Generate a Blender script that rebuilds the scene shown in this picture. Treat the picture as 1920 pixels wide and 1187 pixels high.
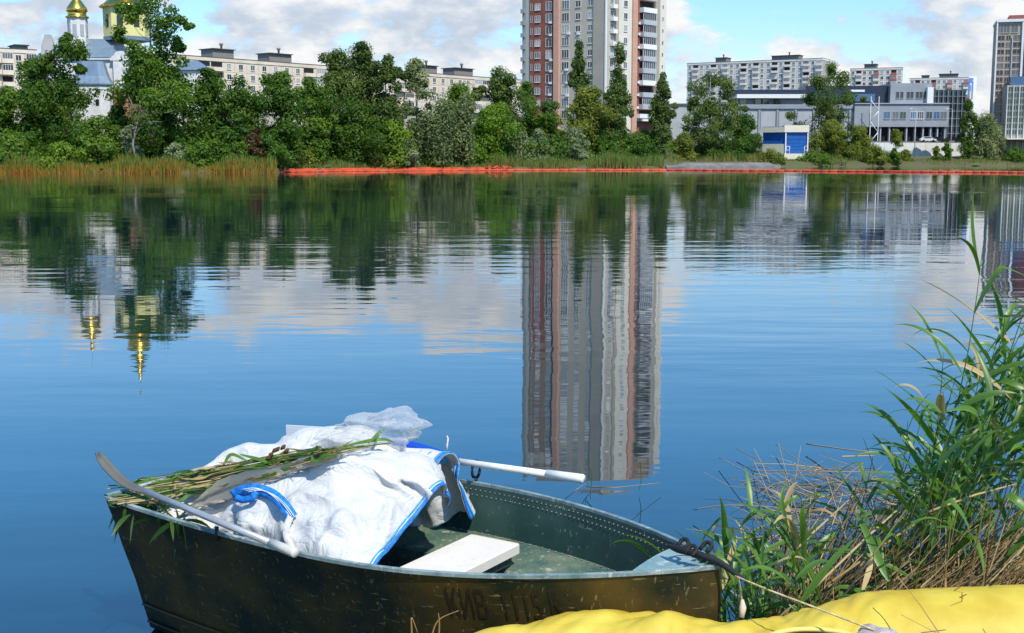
import bpy, bmesh, math, random
import numpy as np
from mathutils import Vector
R = math.radians
for o in list(bpy.data.objects): bpy.data.objects.remove(o)
scene = bpy.context.scene
C = scene.collection
# ------------------------------------------------------------------ camera, sky, sun, exposure
CAM_H = 2.22
FPX = 2300.0                                  # focal length in photograph pixels (1920 wide)
PITCH = math.atan(298.5 / FPX)
cam_d = bpy.data.cameras.new('camera'); cam = bpy.data.objects.new('camera', cam_d); C.objects.link(cam)
cam.location = (0, 0, CAM_H); cam.rotation_euler = (R(90) - PITCH, 0, 0)
cam_d.sensor_width = 36; cam_d.lens = 36 * FPX / 1920; cam_d.clip_start = .05; cam_d.clip_end = 20000
scene.camera = cam
scene.render.resolution_x, scene.render.resolution_y = 1024, 633
SUN_AZ, SUN_EL = R(152), R(54)                # clockwise from +Y
sd = Vector((math.sin(SUN_AZ) * math.cos(SUN_EL), math.cos(SUN_AZ) * math.cos(SUN_EL), math.sin(SUN_EL)))
sun_d = bpy.data.lights.new('sun', 'SUN'); sun = bpy.data.objects.new('sun', sun_d); C.objects.link(sun)
sun_d.energy = 3.9; sun_d.angle = R(.53); sun_d.color = (1, .94, .82)
sun.rotation_euler = sd.to_track_quat('Z', 'Y').to_euler(); sun.location = (30, -30, 60)
world = bpy.data.worlds.new('World'); scene.world = world; world.use_nodes = True
def build_world():
    nt = world.node_tree; nt.nodes.clear(); N = nt.nodes.new; L = nt.links.new
    out = N('ShaderNodeOutputWorld'); bg = N('ShaderNodeBackground'); bg.inputs[1].default_value = .125
    sky = N('ShaderNodeTexSky'); sky.sky_type = 'NISHITA'; sky.sun_disc = False
    sky.sun_elevation = SUN_EL; sky.sun_rotation = SUN_AZ
    sky.air_density = 1.0; sky.dust_density = .25; sky.ozone_density = 3.0; sky.altitude = 100
    tint = N('ShaderNodeMix'); tint.data_type = 'RGBA'; tint.blend_type = 'MULTIPLY'; tint.inputs[0].default_value = 1
    L(sky.outputs[0], tint.inputs[6])
    tc = N('ShaderNodeTexCoord'); sep = N('ShaderNodeSeparateXYZ'); L(tc.outputs['Generated'], sep.inputs[0])
    el = N('ShaderNodeMapRange'); L(sep.outputs[2], el.inputs[0]); el.inputs[1].default_value = .06; el.inputs[2].default_value = .24
    tm = N('ShaderNodeMix'); tm.data_type = 'RGBA'; L(el.outputs[0], tm.inputs[0]); tm.inputs[6].default_value = (.86, .91, 1.03, 1); tm.inputs[7].default_value = (.62, 1.20, 1.50, 1)
    L(tm.outputs[2], tint.inputs[7])
    def noise(scale, zs, off, detail, rough):
        m = N('ShaderNodeMapping'); m.inputs['Scale'].default_value = (1, 1, zs); m.inputs['Location'].default_value = off
        L(tc.outputs['Generated'], m.inputs[0])
        n = N('ShaderNodeTexNoise'); n.inputs['Scale'].default_value = scale; n.inputs['Detail'].default_value = detail
        n.inputs['Roughness'].default_value = rough; L(m.outputs[0], n.inputs['Vector']); return n.outputs['Fac']
    def math_(op, a, b=None, c=None):
        n = N('ShaderNodeMath'); n.operation = op
        for i, v in enumerate((a, b, c)):
            if v is None: continue
            if isinstance(v, (int, float)): n.inputs[i].default_value = v
            else: L(v, n.inputs[i])
        return n.outputs[0]
    def ramp(v, a, b, c0, c1):
        n = N('ShaderNodeMapRange'); n.interpolation_type = 'SMOOTHSTEP'; L(v, n.inputs[0])
        for i, x in enumerate((a, b, c0, c1)):
            if isinstance(x, (int, float)): n.inputs[i + 1].default_value = x
            else: L(x, n.inputs[i + 1])
        return n.outputs[0]
    OX = (3.1, 1.7, .4)
    n1 = noise(9.5, 2.1, OX, 10, .58)
    n2 = noise(9.5, 2.1, (OX[0] + .012, OX[1] - .012, OX[2] + .05), 6, .56)
    nl = noise(2.6, 1.8, (7.3, 2.2, 5.0), 2, .5)
    cov = math_('ADD', math_('MULTIPLY', n1, .78), math_('MULTIPLY', nl, .3))
    th = ramp(sep.outputs[2], .10, .19, .474, .70)
    th1 = math_('ADD', th, .075)
    mask = ramp(cov, th, th1, 0., 1.)
    lit = math_('ADD', math_('MULTIPLY', math_('SUBTRACT', n1, n2), 3.4), .52)
    lit = ramp(lit, .1, .95, 0., 1.)
    cc = N('ShaderNodeMix'); cc.data_type = 'RGBA'; L(lit, cc.inputs[0])
    cc.inputs[6].default_value = (3.3, 3.75, 4.4, 1); cc.inputs[7].default_value = (5.9, 5.85, 5.75, 1)
    mx = N('ShaderNodeMix'); mx.data_type = 'RGBA'; L(math_('MULTIPLY', mask, .96), mx.inputs[0])
    L(tint.outputs[2], mx.inputs[6]); L(cc.outputs[2], mx.inputs[7])
    L(mx.outputs[2], bg.inputs[0]); L(bg.outputs[0], out.inputs[0])
build_world()
scene.view_settings.view_transform = 'Standard'; scene.view_settings.look = 'None'
scene.view_settings.exposure = .42; scene.view_settings.gamma = 1
scene.render.engine = 'CYCLES'
scene.cycles.use_denoising = True; scene.cycles.max_bounces = 6; scene.cycles.transparent_max_bounces = 12
scene.cycles.diffuse_bounces = 2; scene.cycles.glossy_bounces = 3; scene.cycles.transmission_bounces = 3
scene.cycles.caustics_reflective = False; scene.cycles.caustics_refractive = False
scene.cycles.use_adaptive_sampling = True; scene.cycles.adaptive_threshold = .015
scene.cycles.sample_clamp_indirect = 4

# ------------------------------------------------------------------ where a pixel's ray meets the world
cP, sP = math.cos(PITCH), math.sin(PITCH)
def ray(x, y):
    u = (x - 960) / FPX; v = (593.5 - y) / FPX
    return np.array([u, cP + v * sP, -sP + v * cP])
def at(x, y, Y):                               # the point of that ray at distance Y
    d = ray(x, y); return np.array([0, 0, CAM_H]) + d * Y / d[1]
def onz(x, y, z):                              # the point of that ray at height z
    d = ray(x, y); return np.array([0, 0, CAM_H]) + d * (z - CAM_H) / d[2]
def to_px(P):
    P = np.atleast_2d(P); X, Y, Z = P[:, 0], P[:, 1], P[:, 2] - CAM_H
    zc = Y * cP - Z * sP; up = Y * sP + Z * cP
    return np.stack([960 + FPX * X / zc, 593.5 - FPX * up / zc], 1), zc

# ------------------------------------------------------------------ materials
M = {}
def newmat(name):
    m = bpy.data.materials.new(name); m.use_nodes = True; nt = m.node_tree
    b = nt.nodes['Principled BSDF']; M[name] = m; return m, nt, b
def setin(b, **k):
    for n, v in k.items(): b.inputs[n.replace('_', ' ')].default_value = v
def plain(name, col, rough=.7, metal=0., var=.12, scale=3., spec=.4, bump=0., col2=None, detail=5, stretch=(1, 1, 1), lo=.35, hi=.65):
    """colour broken up by noise in object space, optional fine relief"""
    m, nt, b = newmat(name); N = nt.nodes.new; L = nt.links.new
    setin(b, Roughness=rough, Metallic=metal); b.inputs['Specular IOR Level'].default_value = spec
    tc = N('ShaderNodeTexCoord'); mp = N('ShaderNodeMapping'); mp.inputs['Scale'].default_value = stretch
    L(tc.outputs['Object'], mp.inputs[0])
    n = N('ShaderNodeTexNoise'); n.inputs['Scale'].default_value = scale; n.inputs['Detail'].default_value = detail
    L(mp.outputs[0], n.inputs['Vector'])
    r = N('ShaderNodeValToRGB'); L(n.outputs['Fac'], r.inputs[0])
    c2 = col2 or tuple(max(0, c * (1 + var)) for c in col); c1 = col if col2 else tuple(c * (1 - var) for c in col)
    r.color_ramp.elements[0].position = lo; r.color_ramp.elements[1].position = hi
    r.color_ramp.elements[0].color = (*c1, 1); r.color_ramp.elements[1].color = (*c2, 1)
    L(r.outputs[0], b.inputs['Base Color'])
    if bump:
        bp = N('ShaderNodeBump'); bp.inputs['Strength'].default_value = bump; bp.inputs['Distance'].default_value = .02
        L(n.outputs['Fac'], bp.inputs['Height']); L(bp.outputs[0], b.inputs['Normal'])
    return m
def leafmat(name, dark, light, transl=.35, rough=.55, spec=.25):
    """foliage: colour by the 'tone' each leaf carries, part of the light passes through"""
    m, nt, b = newmat(name); N = nt.nodes.new; L = nt.links.new
    a = N('ShaderNodeAttribute'); a.attribute_name = 'tone'
    r = N('ShaderNodeValToRGB'); L(a.outputs['Fac'], r.inputs[0])
    r.color_ramp.elements[0].color = (*dark, 1); r.color_ramp.elements[1].color = (*light, 1)
    L(r.outputs[0], b.inputs['Base Color']); setin(b, Roughness=rough); b.inputs['Specular IOR Level'].default_value = spec
    t = N('ShaderNodeBsdfTranslucent'); mx = N('ShaderNodeMixShader'); mx.inputs[0].default_value = transl
    g = N('ShaderNodeMix'); g.data_type = 'RGBA'; g.blend_type = 'MULTIPLY'; g.inputs[0].default_value = 1
    L(r.outputs[0], g.inputs[6]); g.inputs[7].default_value = (1.25, 1.3, .6, 1); L(g.outputs[2], t.inputs[0])
    L(b.outputs[0], mx.inputs[1]); L(t.outputs[0], mx.inputs[2])
    L(mx.outputs[0], nt.nodes['Material Output'].inputs[0]); return m
leafmat('leaf_dark', (0.039, 0.100, 0.012), (0.123, 0.212, 0.025), .48)
leafmat('leaf_mid', (0.055, 0.136, 0.017), (0.174, 0.269, 0.030), .48)
leafmat('leaf_bright', (0.102, 0.215, 0.017), (0.243, 0.345, 0.035), .48)
leafmat('leaf_poplar', (0.060, 0.119, 0.026), (0.170, 0.218, 0.049), .48)
leafmat('leaf_willow', (0.083, 0.138, 0.044), (0.285, 0.319, 0.132), .42)
leafmat('leaf_silver', (0.107, 0.165, 0.077), (0.309, 0.352, 0.187), .42)
leafmat('leaf_olive', (0.114, 0.161, 0.021), (0.259, 0.278, 0.046), .48)
leafmat('leaf_brown', (.05, .03, .012), (.14, .08, .03))
leafmat('reed_leaf', (.024, .080, .010), (.15, .29, .040), .4, .38, .5)
leafmat('reed_dry', (.16, .10, .04), (.62, .47, .24), .2, .6, .3)
leafmat('reed_brown', (.10, .055, .018), (.46, .29, .11), .15, .7, .2)
leafmat('belt', (.36, .18, .028), (.10, .19, .03), .3); M['belt'].node_tree.nodes['Color Ramp'].color_ramp.elements[1].position = .80; M['belt'].node_tree.nodes['Color Ramp'].color_ramp.elements[0].position = .36       # dry foot to green tip
leafmat('meadow', (.30, .19, .065), (.085, .20, .03), .3)
plain('bark', (.075, .06, .045), .9, var=.4, scale=2, bump=.4)
plain('bark_pale', (.36, .34, .29), .85, var=.3, scale=1.2)
plain('bark_dead', (.24, .21, .17), .85, var=.25, scale=1.5)
plain('earth', (.10, .075, .04), .95, scale=.35, col2=(.07, .10, .025), bump=.3)
plain('near_earth', (.09, .06, .032), .95, scale=5, col2=(.19, .135, .07), bump=.6)
plain('concrete', (.17, .162, .15), .85, scale=.6, var=.18, bump=.15)
plain('block_wall', (.62, .61, .585), .85, scale=.35, var=.1)
plain('cream_panel', (.66, .565, .445), .85, scale=.25, var=.1)
plain('cream_seam', (.40, .36, .30), .9)
plain('white_panel', (.64, .60, .55), .85, scale=.12, var=.1)
plain('roof_felt', (.085, .08, .078), .9)
plain('shed_grey', (.22, .20, .18), .9)
plain('brick_red', (.235, .080, .058), .85, scale=.5, var=.14)
plain('brick_brown', (.30, .20, .14), .85, scale=.5, var=.12); plain('salmon', (.54, .31, .225), .8, scale=.4, var=.07)
plain('tower_grey', (.47, .415, .33), .85, scale=.08, var=.07)
plain('tower_dark', (.37, .33, .27), .85, scale=.2, var=.08)
plain('tower_light', (.66, .61, .51), .85, scale=.2, var=.06)
plain('tower_white', (.74, .73, .70), .7, scale=.3, var=.05)
plain('balcony_grey', (.42, .425, .43), .7, scale=.5, var=.08)
plain('balcony_blue', (.27, .30, .31), .7)
plain('frame_white', (.70, .70, .69), .5, var=.04)
plain('office_grey', (.27, .285, .305), .5, scale=.3, var=.07, spec=.5)
plain('office_pale', (.37, .38, .395), .55, scale=.3, var=.06)
plain('office_navy', (.022, .030, .052), .35, var=.2)
plain('metal_white', (.72, .72, .71), .45, var=.05)
plain('kiosk_cream', (.74, .68, .52), .75, var=.05)
plain('kiosk_blue', (.012, .10, .36), .5, var=.12, scale=1)
plain('church_white', (.66, .64, .61), .85, scale=1.6, var=.12)
plain('church_brick', (.34, .17, .10), .9, scale=1.5, var=.2)
plain('church_grey', (.42, .40, .39), .85, scale=.5)
plain('church_roof', (.20, .265, .325), .42, metal=.35, scale=.5, var=.1, stretch=(4, 4, .3))
plain('church_yellow', (.74, .66, .27), .8, var=.05)
plain('gold', (.92, .55, .10), .24, metal=1, var=.1)
plain('ochre', (.46, .21, .05), .4, metal=.7, var=.15)
plain('tower_tan', (.46, .36, .275), .8, scale=.2, var=.08)
plain('tower_maroon', (.13, .035, .035), .6)
plain('orange', (.50, .068, .022), .6, scale=.8, var=.3)
plain('mural_blue', (.12, .25, .70), .8, var=.2); plain('mural_yellow', (.75, .62, .25), .8)
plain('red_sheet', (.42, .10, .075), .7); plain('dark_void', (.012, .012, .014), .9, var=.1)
plain('lamp_grey', (.42, .43, .44), .5)
plain('car_dark', (.02, .02, .024), .25, spec=.6); plain('car_white', (.68, .68, .68), .3, spec=.6)
plain('tyre', (.012, .012, .012), .9)
def glassmat(name, col, rough=.06):
    m, nt, b = newmat(name); setin(b, Base_Color=(*col, 1), Roughness=rough); b.inputs['Specular IOR Level'].default_value = .8
glassmat('pane_dark', (.018, .022, .028)); glassmat('pane_mid', (.10, .115, .13)); glassmat('pane_curtain', (.34, .34, .33), .15)
glassmat('pane_teal', (.012, .045, .05)); glassmat('pane_green', (.010, .055, .03)); glassmat('pane_blue', (.03, .10, .22))
# boat
def boatmat(name, base, worn, scratch, amt, sc, rough, lo=.4, hi=.7, scr=.5):
    m, nt, b = newmat(name); N = nt.nodes.new; L = nt.links.new
    tc = N('ShaderNodeTexCoord')
    def nz(s, st, d=6, rot=(0, 0, 0)):
        mp = N('ShaderNodeMapping'); mp.inputs['Scale'].default_value = st; mp.inputs['Rotation'].default_value = rot
        L(tc.outputs['Object'], mp.inputs[0]); n = N('ShaderNodeTexNoise')
        n.inputs['Scale'].default_value = s; n.inputs['Detail'].default_value = d; n.inputs['Roughness'].default_value = .6
        L(mp.outputs[0], n.inputs[0]); return n.outputs['Fac']
    r = N('ShaderNodeValToRGB'); L(nz(sc, (1, 1, 1)), r.inputs[0])
    r.color_ramp.elements[0].position = lo; r.color_ramp.elements[1].position = hi
    r.color_ramp.elements[0].color = (*base, 1); r.color_ramp.elements[1].color = (*worn, 1)
    s1 = N('ShaderNodeValToRGB'); L(nz(58, (1, 1, .25), 8, (0, .5, .4)), s1.inputs[0])
    s1.color_ramp.elements[0].position = .66 - .06 * amt; s1.color_ramp.elements[1].position = .70 - .03 * amt
    s2 = N('ShaderNodeValToRGB'); L(nz(70, (.16, .16, 1), 8, (.3, -.4, .2)), s2.inputs[0])
    s2.color_ramp.elements[0].position = .66 - .05 * amt; s2.color_ramp.elements[1].position = .71 - .03 * amt
    ad = N('ShaderNodeMath'); ad.operation = 'MAXIMUM'; L(s1.outputs[0], ad.inputs[0]); L(s2.outputs[0], ad.inputs[1])
    ml = N('ShaderNodeMath'); ml.operation = 'MULTIPLY'; L(ad.outputs[0], ml.inputs[0]); ml.inputs[1].default_value = scr
    mx = N('ShaderNodeMix'); mx.data_type = 'RGBA'; L(ml.outputs[0], mx.inputs[0]); L(r.outputs[0], mx.inputs[6])
    mx.inputs[7].default_value = (*scratch, 1); L(mx.outputs[2], b.inputs['Base Color'])
    setin(b, Roughness=rough); b.inputs['Specular IOR Level'].default_value = .4
    bp = N('ShaderNodeBump'); bp.inputs['Strength'].default_value = .25; bp.inputs['Distance'].default_value = .006
    L(nz(3.2, (1, 1, 1), 3), bp.inputs['Height']); L(bp.outputs[0], b.inputs['Normal'])
boatmat('hull_paint', (.008, .013, .005), (.080, .048, .008), (.36, .28, .11), .7, 2.2, .5, lo=.42, hi=.62, scr=.5)
boatmat('inner_paint', (.013, .040, .033), (.034, .068, .055), (.30, .32, .26), .4, 3., .5)
boatmat('ledge_paint', (.045, .095, .072), (.17, .20, .13), (.55, .52, .40), .9, 6., .6)
boatmat('rail_paint', (.10, .16, .155), (.30, .36, .35), (.60, .60, .57), 1.2, 9., .45)
boatmat('deck_paint', (.16, .27, .275), (.28, .37, .37), (.62, .62, .58), 1, 5., .5)
boatmat('bare_metal', (.42, .42, .40), (.62, .61, .58), (.25, .25, .24), .8, 9., .4)
boatmat('bench_wood', (.66, .60, .52), (.76, .71, .63), (.44, .36, .27), .5, 3., .7)
plain('end_grain', (.62, .42, .22), .8, scale=20); plain('letter_brown', (.026, .013, .004), .6)
plain('oar_alu', (.50, .49, .47), .42, metal=.55, scale=8, var=.12); plain('oar_white', (.74, .72, .66), .5, scale=8, var=.08)
plain('oar_grip', (.62, .57, .47), .6, scale=12); plain('oar_blade', (.13, .125, .11), .5, scale=6)
plain('blue_plastic', (.010, .075, .48), .4, scale=8); plain('black_rubber', (.012, .012, .012), .6)
plain('rivet', (.19, .20, .17), .45); plain('tag_pink', (.62, .42, .45), .6, scale=60, col2=(.8, .78, .78))
def fabric():
    m, nt, b = newmat('woven_white'); N = nt.nodes.new; L = nt.links.new
    tc = N('ShaderNodeTexCoord'); n = N('ShaderNodeTexNoise'); n.inputs['Scale'].default_value = 3.5; n.inputs['Detail'].default_value = 7
    L(tc.outputs['Object'], n.inputs[0]); r = N('ShaderNodeValToRGB'); L(n.outputs[0], r.inputs[0])
    r.color_ramp.elements[0].position = .25; r.color_ramp.elements[0].color = (.50, .475, .43, 1)
    r.color_ramp.elements[1].position = .48; r.color_ramp.elements[1].color = (.66, .655, .64, 1)
    n2 = N('ShaderNodeTexNoise'); n2.inputs['Scale'].default_value = 11; n2.inputs['Detail'].default_value = 9; L(tc.outputs['Object'], n2.inputs[0])
    r2 = N('ShaderNodeValToRGB'); L(n2.outputs[0], r2.inputs[0]); r2.color_ramp.elements[0].position = .66; r2.color_ramp.elements[1].position = .74
    mx = N('ShaderNodeMix'); mx.data_type = 'RGBA'; mlt = N('ShaderNodeMath'); mlt.operation = 'MULTIPLY'; mlt.inputs[1].default_value = .55
    L(r2.outputs[0], mlt.inputs[0]); L(mlt.outputs[0], mx.inputs[0])
    L(r.outputs[0], mx.inputs[6]); mx.inputs[7].default_value = (.42, .36, .27, 1); L(mx.outputs[2], b.inputs['Base Color'])
    setin(b, Roughness=.6); b.inputs['Specular IOR Level'].default_value = .3
    n3 = N('ShaderNodeTexNoise'); n3.inputs['Scale'].default_value = 22; n3.inputs['Detail'].default_value = 5; L(tc.outputs['Object'], n3.inputs[0])
    n4 = N('ShaderNodeTexNoise'); n4.inputs['Scale'].default_value = 6.5; n4.inputs['Detail'].default_value = 4; n4.inputs['Distortion'].default_value = 1.6; L(tc.outputs['Object'], n4.inputs[0])
    s4 = N('ShaderNodeMath'); s4.operation = 'SUBTRACT'; L(n4.outputs[0], s4.inputs[0]); s4.inputs[1].default_value = .5; ab = N('ShaderNodeMath'); ab.operation = 'ABSOLUTE'; L(s4.outputs[0], ab.inputs[0])
    pw = N('ShaderNodeMath'); pw.operation = 'POWER'; L(ab.outputs[0], pw.inputs[0]); pw.inputs[1].default_value = .6; sm = N('ShaderNodeMath'); sm.operation = 'MULTIPLY_ADD'; L(pw.outputs[0], sm.inputs[0]); sm.inputs[1].default_value = 2.6; L(n3.outputs[0], sm.inputs[2])
    bp = N('ShaderNodeBump'); bp.inputs['Strength'].default_value = .5; bp.inputs['Distance'].default_value = .010
    L(sm.outputs[0], bp.inputs['Height']); L(bp.outputs[0], b.inputs['Normal'])
    t = N('ShaderNodeBsdfTranslucent'); t.inputs[0].default_value = (.8, .78, .74, 1); ms = N('ShaderNodeMixShader'); ms.inputs[0].default_value = .15
    L(b.outputs[0], ms.inputs[1]); L(t.outputs[0], ms.inputs[2]); L(ms.outputs[0], nt.nodes['Material Output'].inputs[0])
fabric()
plain('strap_blue', (.015, .19, .58), .6, scale=40, var=.3, stretch=(1, 1, 1)); plain('strap_pale', (.05, .33, .70), .6, scale=30, var=.2)
def film(name, col, opac, rough):
    m, nt, b = newmat(name); N = nt.nodes.new; L = nt.links.new
    setin(b, Base_Color=(*col, 1), Roughness=rough); b.inputs['Specular IOR Level'].default_value = 1.0
    tr = N('ShaderNodeBsdfTransparent'); ms = N('ShaderNodeMixShader'); lw = N('ShaderNodeLayerWeight'); lw.inputs[0].default_value = .35
    mr = N('ShaderNodeMapRange'); L(lw.outputs['Facing'], mr.inputs[0]); mr.inputs[3].default_value = opac; mr.inputs[4].default_value = min(1, opac + .5)
    L(mr.outputs[0], ms.inputs[0]); L(tr.outputs[0], ms.inputs[1]); L(b.outputs[0], ms.inputs[2])
    L(ms.outputs[0], nt.nodes['Material Output'].inputs[0])
film('clear_film', (.62, .61, .58), .20, .08); film('grey_film', (.50, .45, .38), .72, .3)
plain('boom_yellow', (.47, .33, .03), .55, scale=4.5, col2=(.60, .47, .065), spec=.3, bump=.6, detail=9)
plain('boom_hem', (.80, .66, .16), .6); plain('boom_brown', (.13, .065, .018), .8, var=.3, scale=20)
plain('rope_tan', (.52, .40, .21), .9, scale=60, var=.3); plain('rope_black', (.012, .012, .012), .75)
plain('stone', (.36, .31, .29), .95, scale=14, var=.3, bump=.6); plain('rag', (.58, .46, .36), .9, scale=20)
def watermat():
    m, nt, b = newmat('water'); N = nt.nodes.new; L = nt.links.new
    setin(b, Base_Color=(.0015, .016, .024, 1), Roughness=.015, IOR=2.15); b.inputs['Specular IOR Level'].default_value = .5
    tc = N('ShaderNodeTexCoord')
    def nz(s, st, d, rough=.5, rot=0):
        mp = N('ShaderNodeMapping'); mp.inputs['Scale'].default_value = st; mp.inputs['Rotation'].default_value = (0, 0, rot)
        L(tc.outputs['Object'], mp.inputs[0]); n = N('ShaderNodeTexNoise'); n.inputs['Scale'].default_value = s
        n.inputs['Detail'].default_value = d; n.inputs['Roughness'].default_value = rough; L(mp.outputs[0], n.inputs[0]); return n.outputs['Fac']
    def mt(op, a, bb):
        n = N('ShaderNodeMath'); n.operation = op
        for i, v in enumerate((a, bb)):
            if isinstance(v, (int, float)): n.inputs[i].default_value = v
            else: L(v, n.inputs[i])
        return n.outputs[0]
    r = N('ShaderNodeMapRange'); r.interpolation_type = 'SMOOTHSTEP'; L(nz(.055, (.6, 1, 1), 2), r.inputs[0])
    r.inputs[1].default_value = .46; r.inputs[2].default_value = .62; r.inputs[3].default_value = .5; r.inputs[4].default_value = 1.7
    fine = mt('MULTIPLY', nz(1.9, (.35, 1, 1), 3, .45, .12), .0062)
    mid = mt('MULTIPLY', nz(.62, (.3, 1, 1), 2, .4, -.1), .0135)
    h = mt('MULTIPLY', mt('ADD', fine, mid), r.outputs[0])
    bp = N('ShaderNodeBump'); bp.inputs['Strength'].default_value = 1; bp.inputs['Distance'].default_value = 1
    L(h, bp.inputs['Height']); L(bp.outputs[0], b.inputs['Normal'])
watermat()

# ------------------------------------------------------------------ objects: things, parts, meshes
BASE = {}
def tag(o, label=None, cat=None, group=None, kind=None):
    if label: o['label'] = label
    if cat: o['category'] = cat
    if group: o['group'] = group
    if kind: o['kind'] = kind
    return o
def thing(name, label, cat, loc, group=None):
    o = bpy.data.objects.new(name, None); C.objects.link(o); o.location = [float(v) for v in loc]; o.empty_display_size = .2
    BASE[o] = np.array(loc, float); return tag(o, label, cat, group)
def base_of(p):
    while p is not None:
        if p in BASE: return BASE[p]
        p = p.parent
    return np.zeros(3)
def link(name, me, parent=None, loc=None, rz=0., kind=None):
    o = bpy.data.objects.new(name, me); C.objects.link(o)
    if parent is not None:
        o.parent = parent
        if loc is not None: o.location = [float(v) for v in np.array(loc, float) - abs_of(parent)]
    elif loc is not None: o.location = [float(v) for v in loc]
    o.rotation_euler[2] = rz
    if kind: o['kind'] = kind
    return o
def abs_of(p):
    v = np.zeros(3)
    while p is not None: v += np.array(p.location); p = p.parent
    return v
class MB:
    """collects faces; build() links them as one mesh object, origin at the parent's base or at the mesh's own foot"""
    def __init__(s): s.v = []; s.f = []; s.m = []; s.sm = []
    def add(s, V, F, mi=0, smooth=False):
        o = len(s.v); s.v += [tuple(map(float, p)) for p in V]
        for f in F: s.f.append(tuple(i + o for i in f)); s.m.append(mi); s.sm.append(smooth)
        return s
    def box(s, a, b, mi=0):
        x0, y0, z0 = a; x1, y1, z1 = b
        V = [(x0, y0, z0), (x1, y0, z0), (x1, y1, z0), (x0, y1, z0), (x0, y0, z1), (x1, y0, z1), (x1, y1, z1), (x0, y1, z1)]
        return s.add(V, [(0, 3, 2, 1), (4, 5, 6, 7), (0, 1, 5, 4), (1, 2, 6, 5), (2, 3, 7, 6), (3, 0, 4, 7)], mi)
    def prism(s, poly, z0, z1, mi=0, top=None):
        n = len(poly); V = [(p[0], p[1], z0) for p in poly] + [((q[0], q[1], z1)) for q in (top or poly)]
        return s.add(V, [tuple(range(n))[::-1], tuple(range(n, 2 * n))] + [(i, (i + 1) % n, n + (i + 1) % n, n + i) for i in range(n)], mi)
    def tube(s, P, r, n=6, mi=0, smooth=True, caps=True, squash=1.):
        P = np.array(P, float); k = len(P); r = np.broadcast_to(np.array(r, float), (k,))
        T = np.gradient(P, axis=0); T /= np.linalg.norm(T, axis=1)[:, None] + 1e-9
        up = np.array([0, 0, 1.]) if abs(T[0][2]) < .9 else np.array([1., 0, 0])
        V = []
        for i in range(k):
            a = np.cross(T[i], up); a /= np.linalg.norm(a) + 1e-9; bb = np.cross(a, T[i])
            for j in range(n):
                t = 2 * math.pi * j / n; V.append(P[i] + r[i] * (math.cos(t) * a + math.sin(t) * bb * squash))
        F = [(i * n + j, i * n + (j + 1) % n, (i + 1) * n + (j + 1) % n, (i + 1) * n + j) for i in range(k - 1) for j in range(n)]
        if caps: F += [tuple(range(n))[::-1], tuple(range((k - 1) * n, k * n))]
        return s.add(V, F, mi, smooth)
    def lathe(s, c, prof, n=16, mi=0, smooth=True):
        V = [(c[0] + r * math.cos(2 * math.pi * j / n), c[1] + r * math.sin(2 * math.pi * j / n), c[2] + z) for r, z in prof for j in range(n)]
        k = len(prof)
        F = [(i * n + j, i * n + (j + 1) % n, (i + 1) * n + (j + 1) % n, (i + 1) * n + j) for i in range(k - 1) for j in range(n)]
        F += [tuple(range(n))[::-1], tuple(range((k - 1) * n, k * n))]
        return s.add(V, F, mi, smooth)
    def grid(s, G, mi=0, smooth=True, flip=False):
        G = np.array(G, float); a, b = G.shape[:2]
        F = [(i * b + j, i * b + j + 1, (i + 1) * b + j + 1, (i + 1) * b + j) for i in range(a - 1) for j in range(b - 1)]
        if flip: F = [f[::-1] for f in F]
        return s.add(G.reshape(-1, 3), F, mi, smooth)
    def ribbon(s, P, W, mi=0, smooth=True):
        P = np.array(P, float); W = np.array(W, float); return s.grid(np.stack([P - W, P, P + W], 1), mi, smooth)
    def mesh(s, name, mats, shift=(0, 0, 0)):
        me = bpy.data.meshes.new(name); sh = np.array(shift, float)
        me.from_pydata([tuple(np.array(p) - sh) for p in s.v], [], s.f)
        for m in (mats if isinstance(mats, (list, tuple)) else [mats]): me.materials.append(M[m])
        me.polygons.foreach_set('material_index', s.m); me.polygons.foreach_set('use_smooth', s.sm); me.update(); return me
    def build(s, name, mats, parent=None, kind=None, foot=None):
        if parent is not None: b0 = abs_of(parent); o = link(name, s.mesh(name, mats, b0), parent, b0)
        else:
            if foot is None: V = np.array(s.v); foot = np.array([*((V.min(0) + V.max(0)) / 2)[:2], V[:, 2].min()])
            o = link(name, s.mesh(name, mats, foot), None, foot)
        if kind: o['kind'] = kind
        return o
def quadmesh(name, V, tone, mat, shift=(0, 0, 0), nv=4):
    """many loose leaf faces at once; V is (faces, nv, 3)"""
    V = np.asarray(V, np.float32) - np.array(shift, np.float32); n = len(V)
    me = bpy.data.meshes.new(name); me.vertices.add(n * nv); me.vertices.foreach_set('co', V.reshape(-1))
    me.loops.add(n * nv); me.loops.foreach_set('vertex_index', np.arange(n * nv, dtype=np.int32))
    me.polygons.add(n); me.polygons.foreach_set('loop_start', np.arange(0, n * nv, nv, dtype=np.int32))
    me.polygons.foreach_set('loop_total', np.full(n, nv, np.int32))
    tone = np.asarray(tone, np.float32)
    if tone.ndim == 1: tone = np.repeat(tone[:, None], nv, 1)
    a = me.attributes.new('tone', 'FLOAT', 'POINT'); a.data.foreach_set('value', tone.reshape(-1))
    me.materials.append(M[mat]); me.update(calc_edges=True); return me
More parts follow.
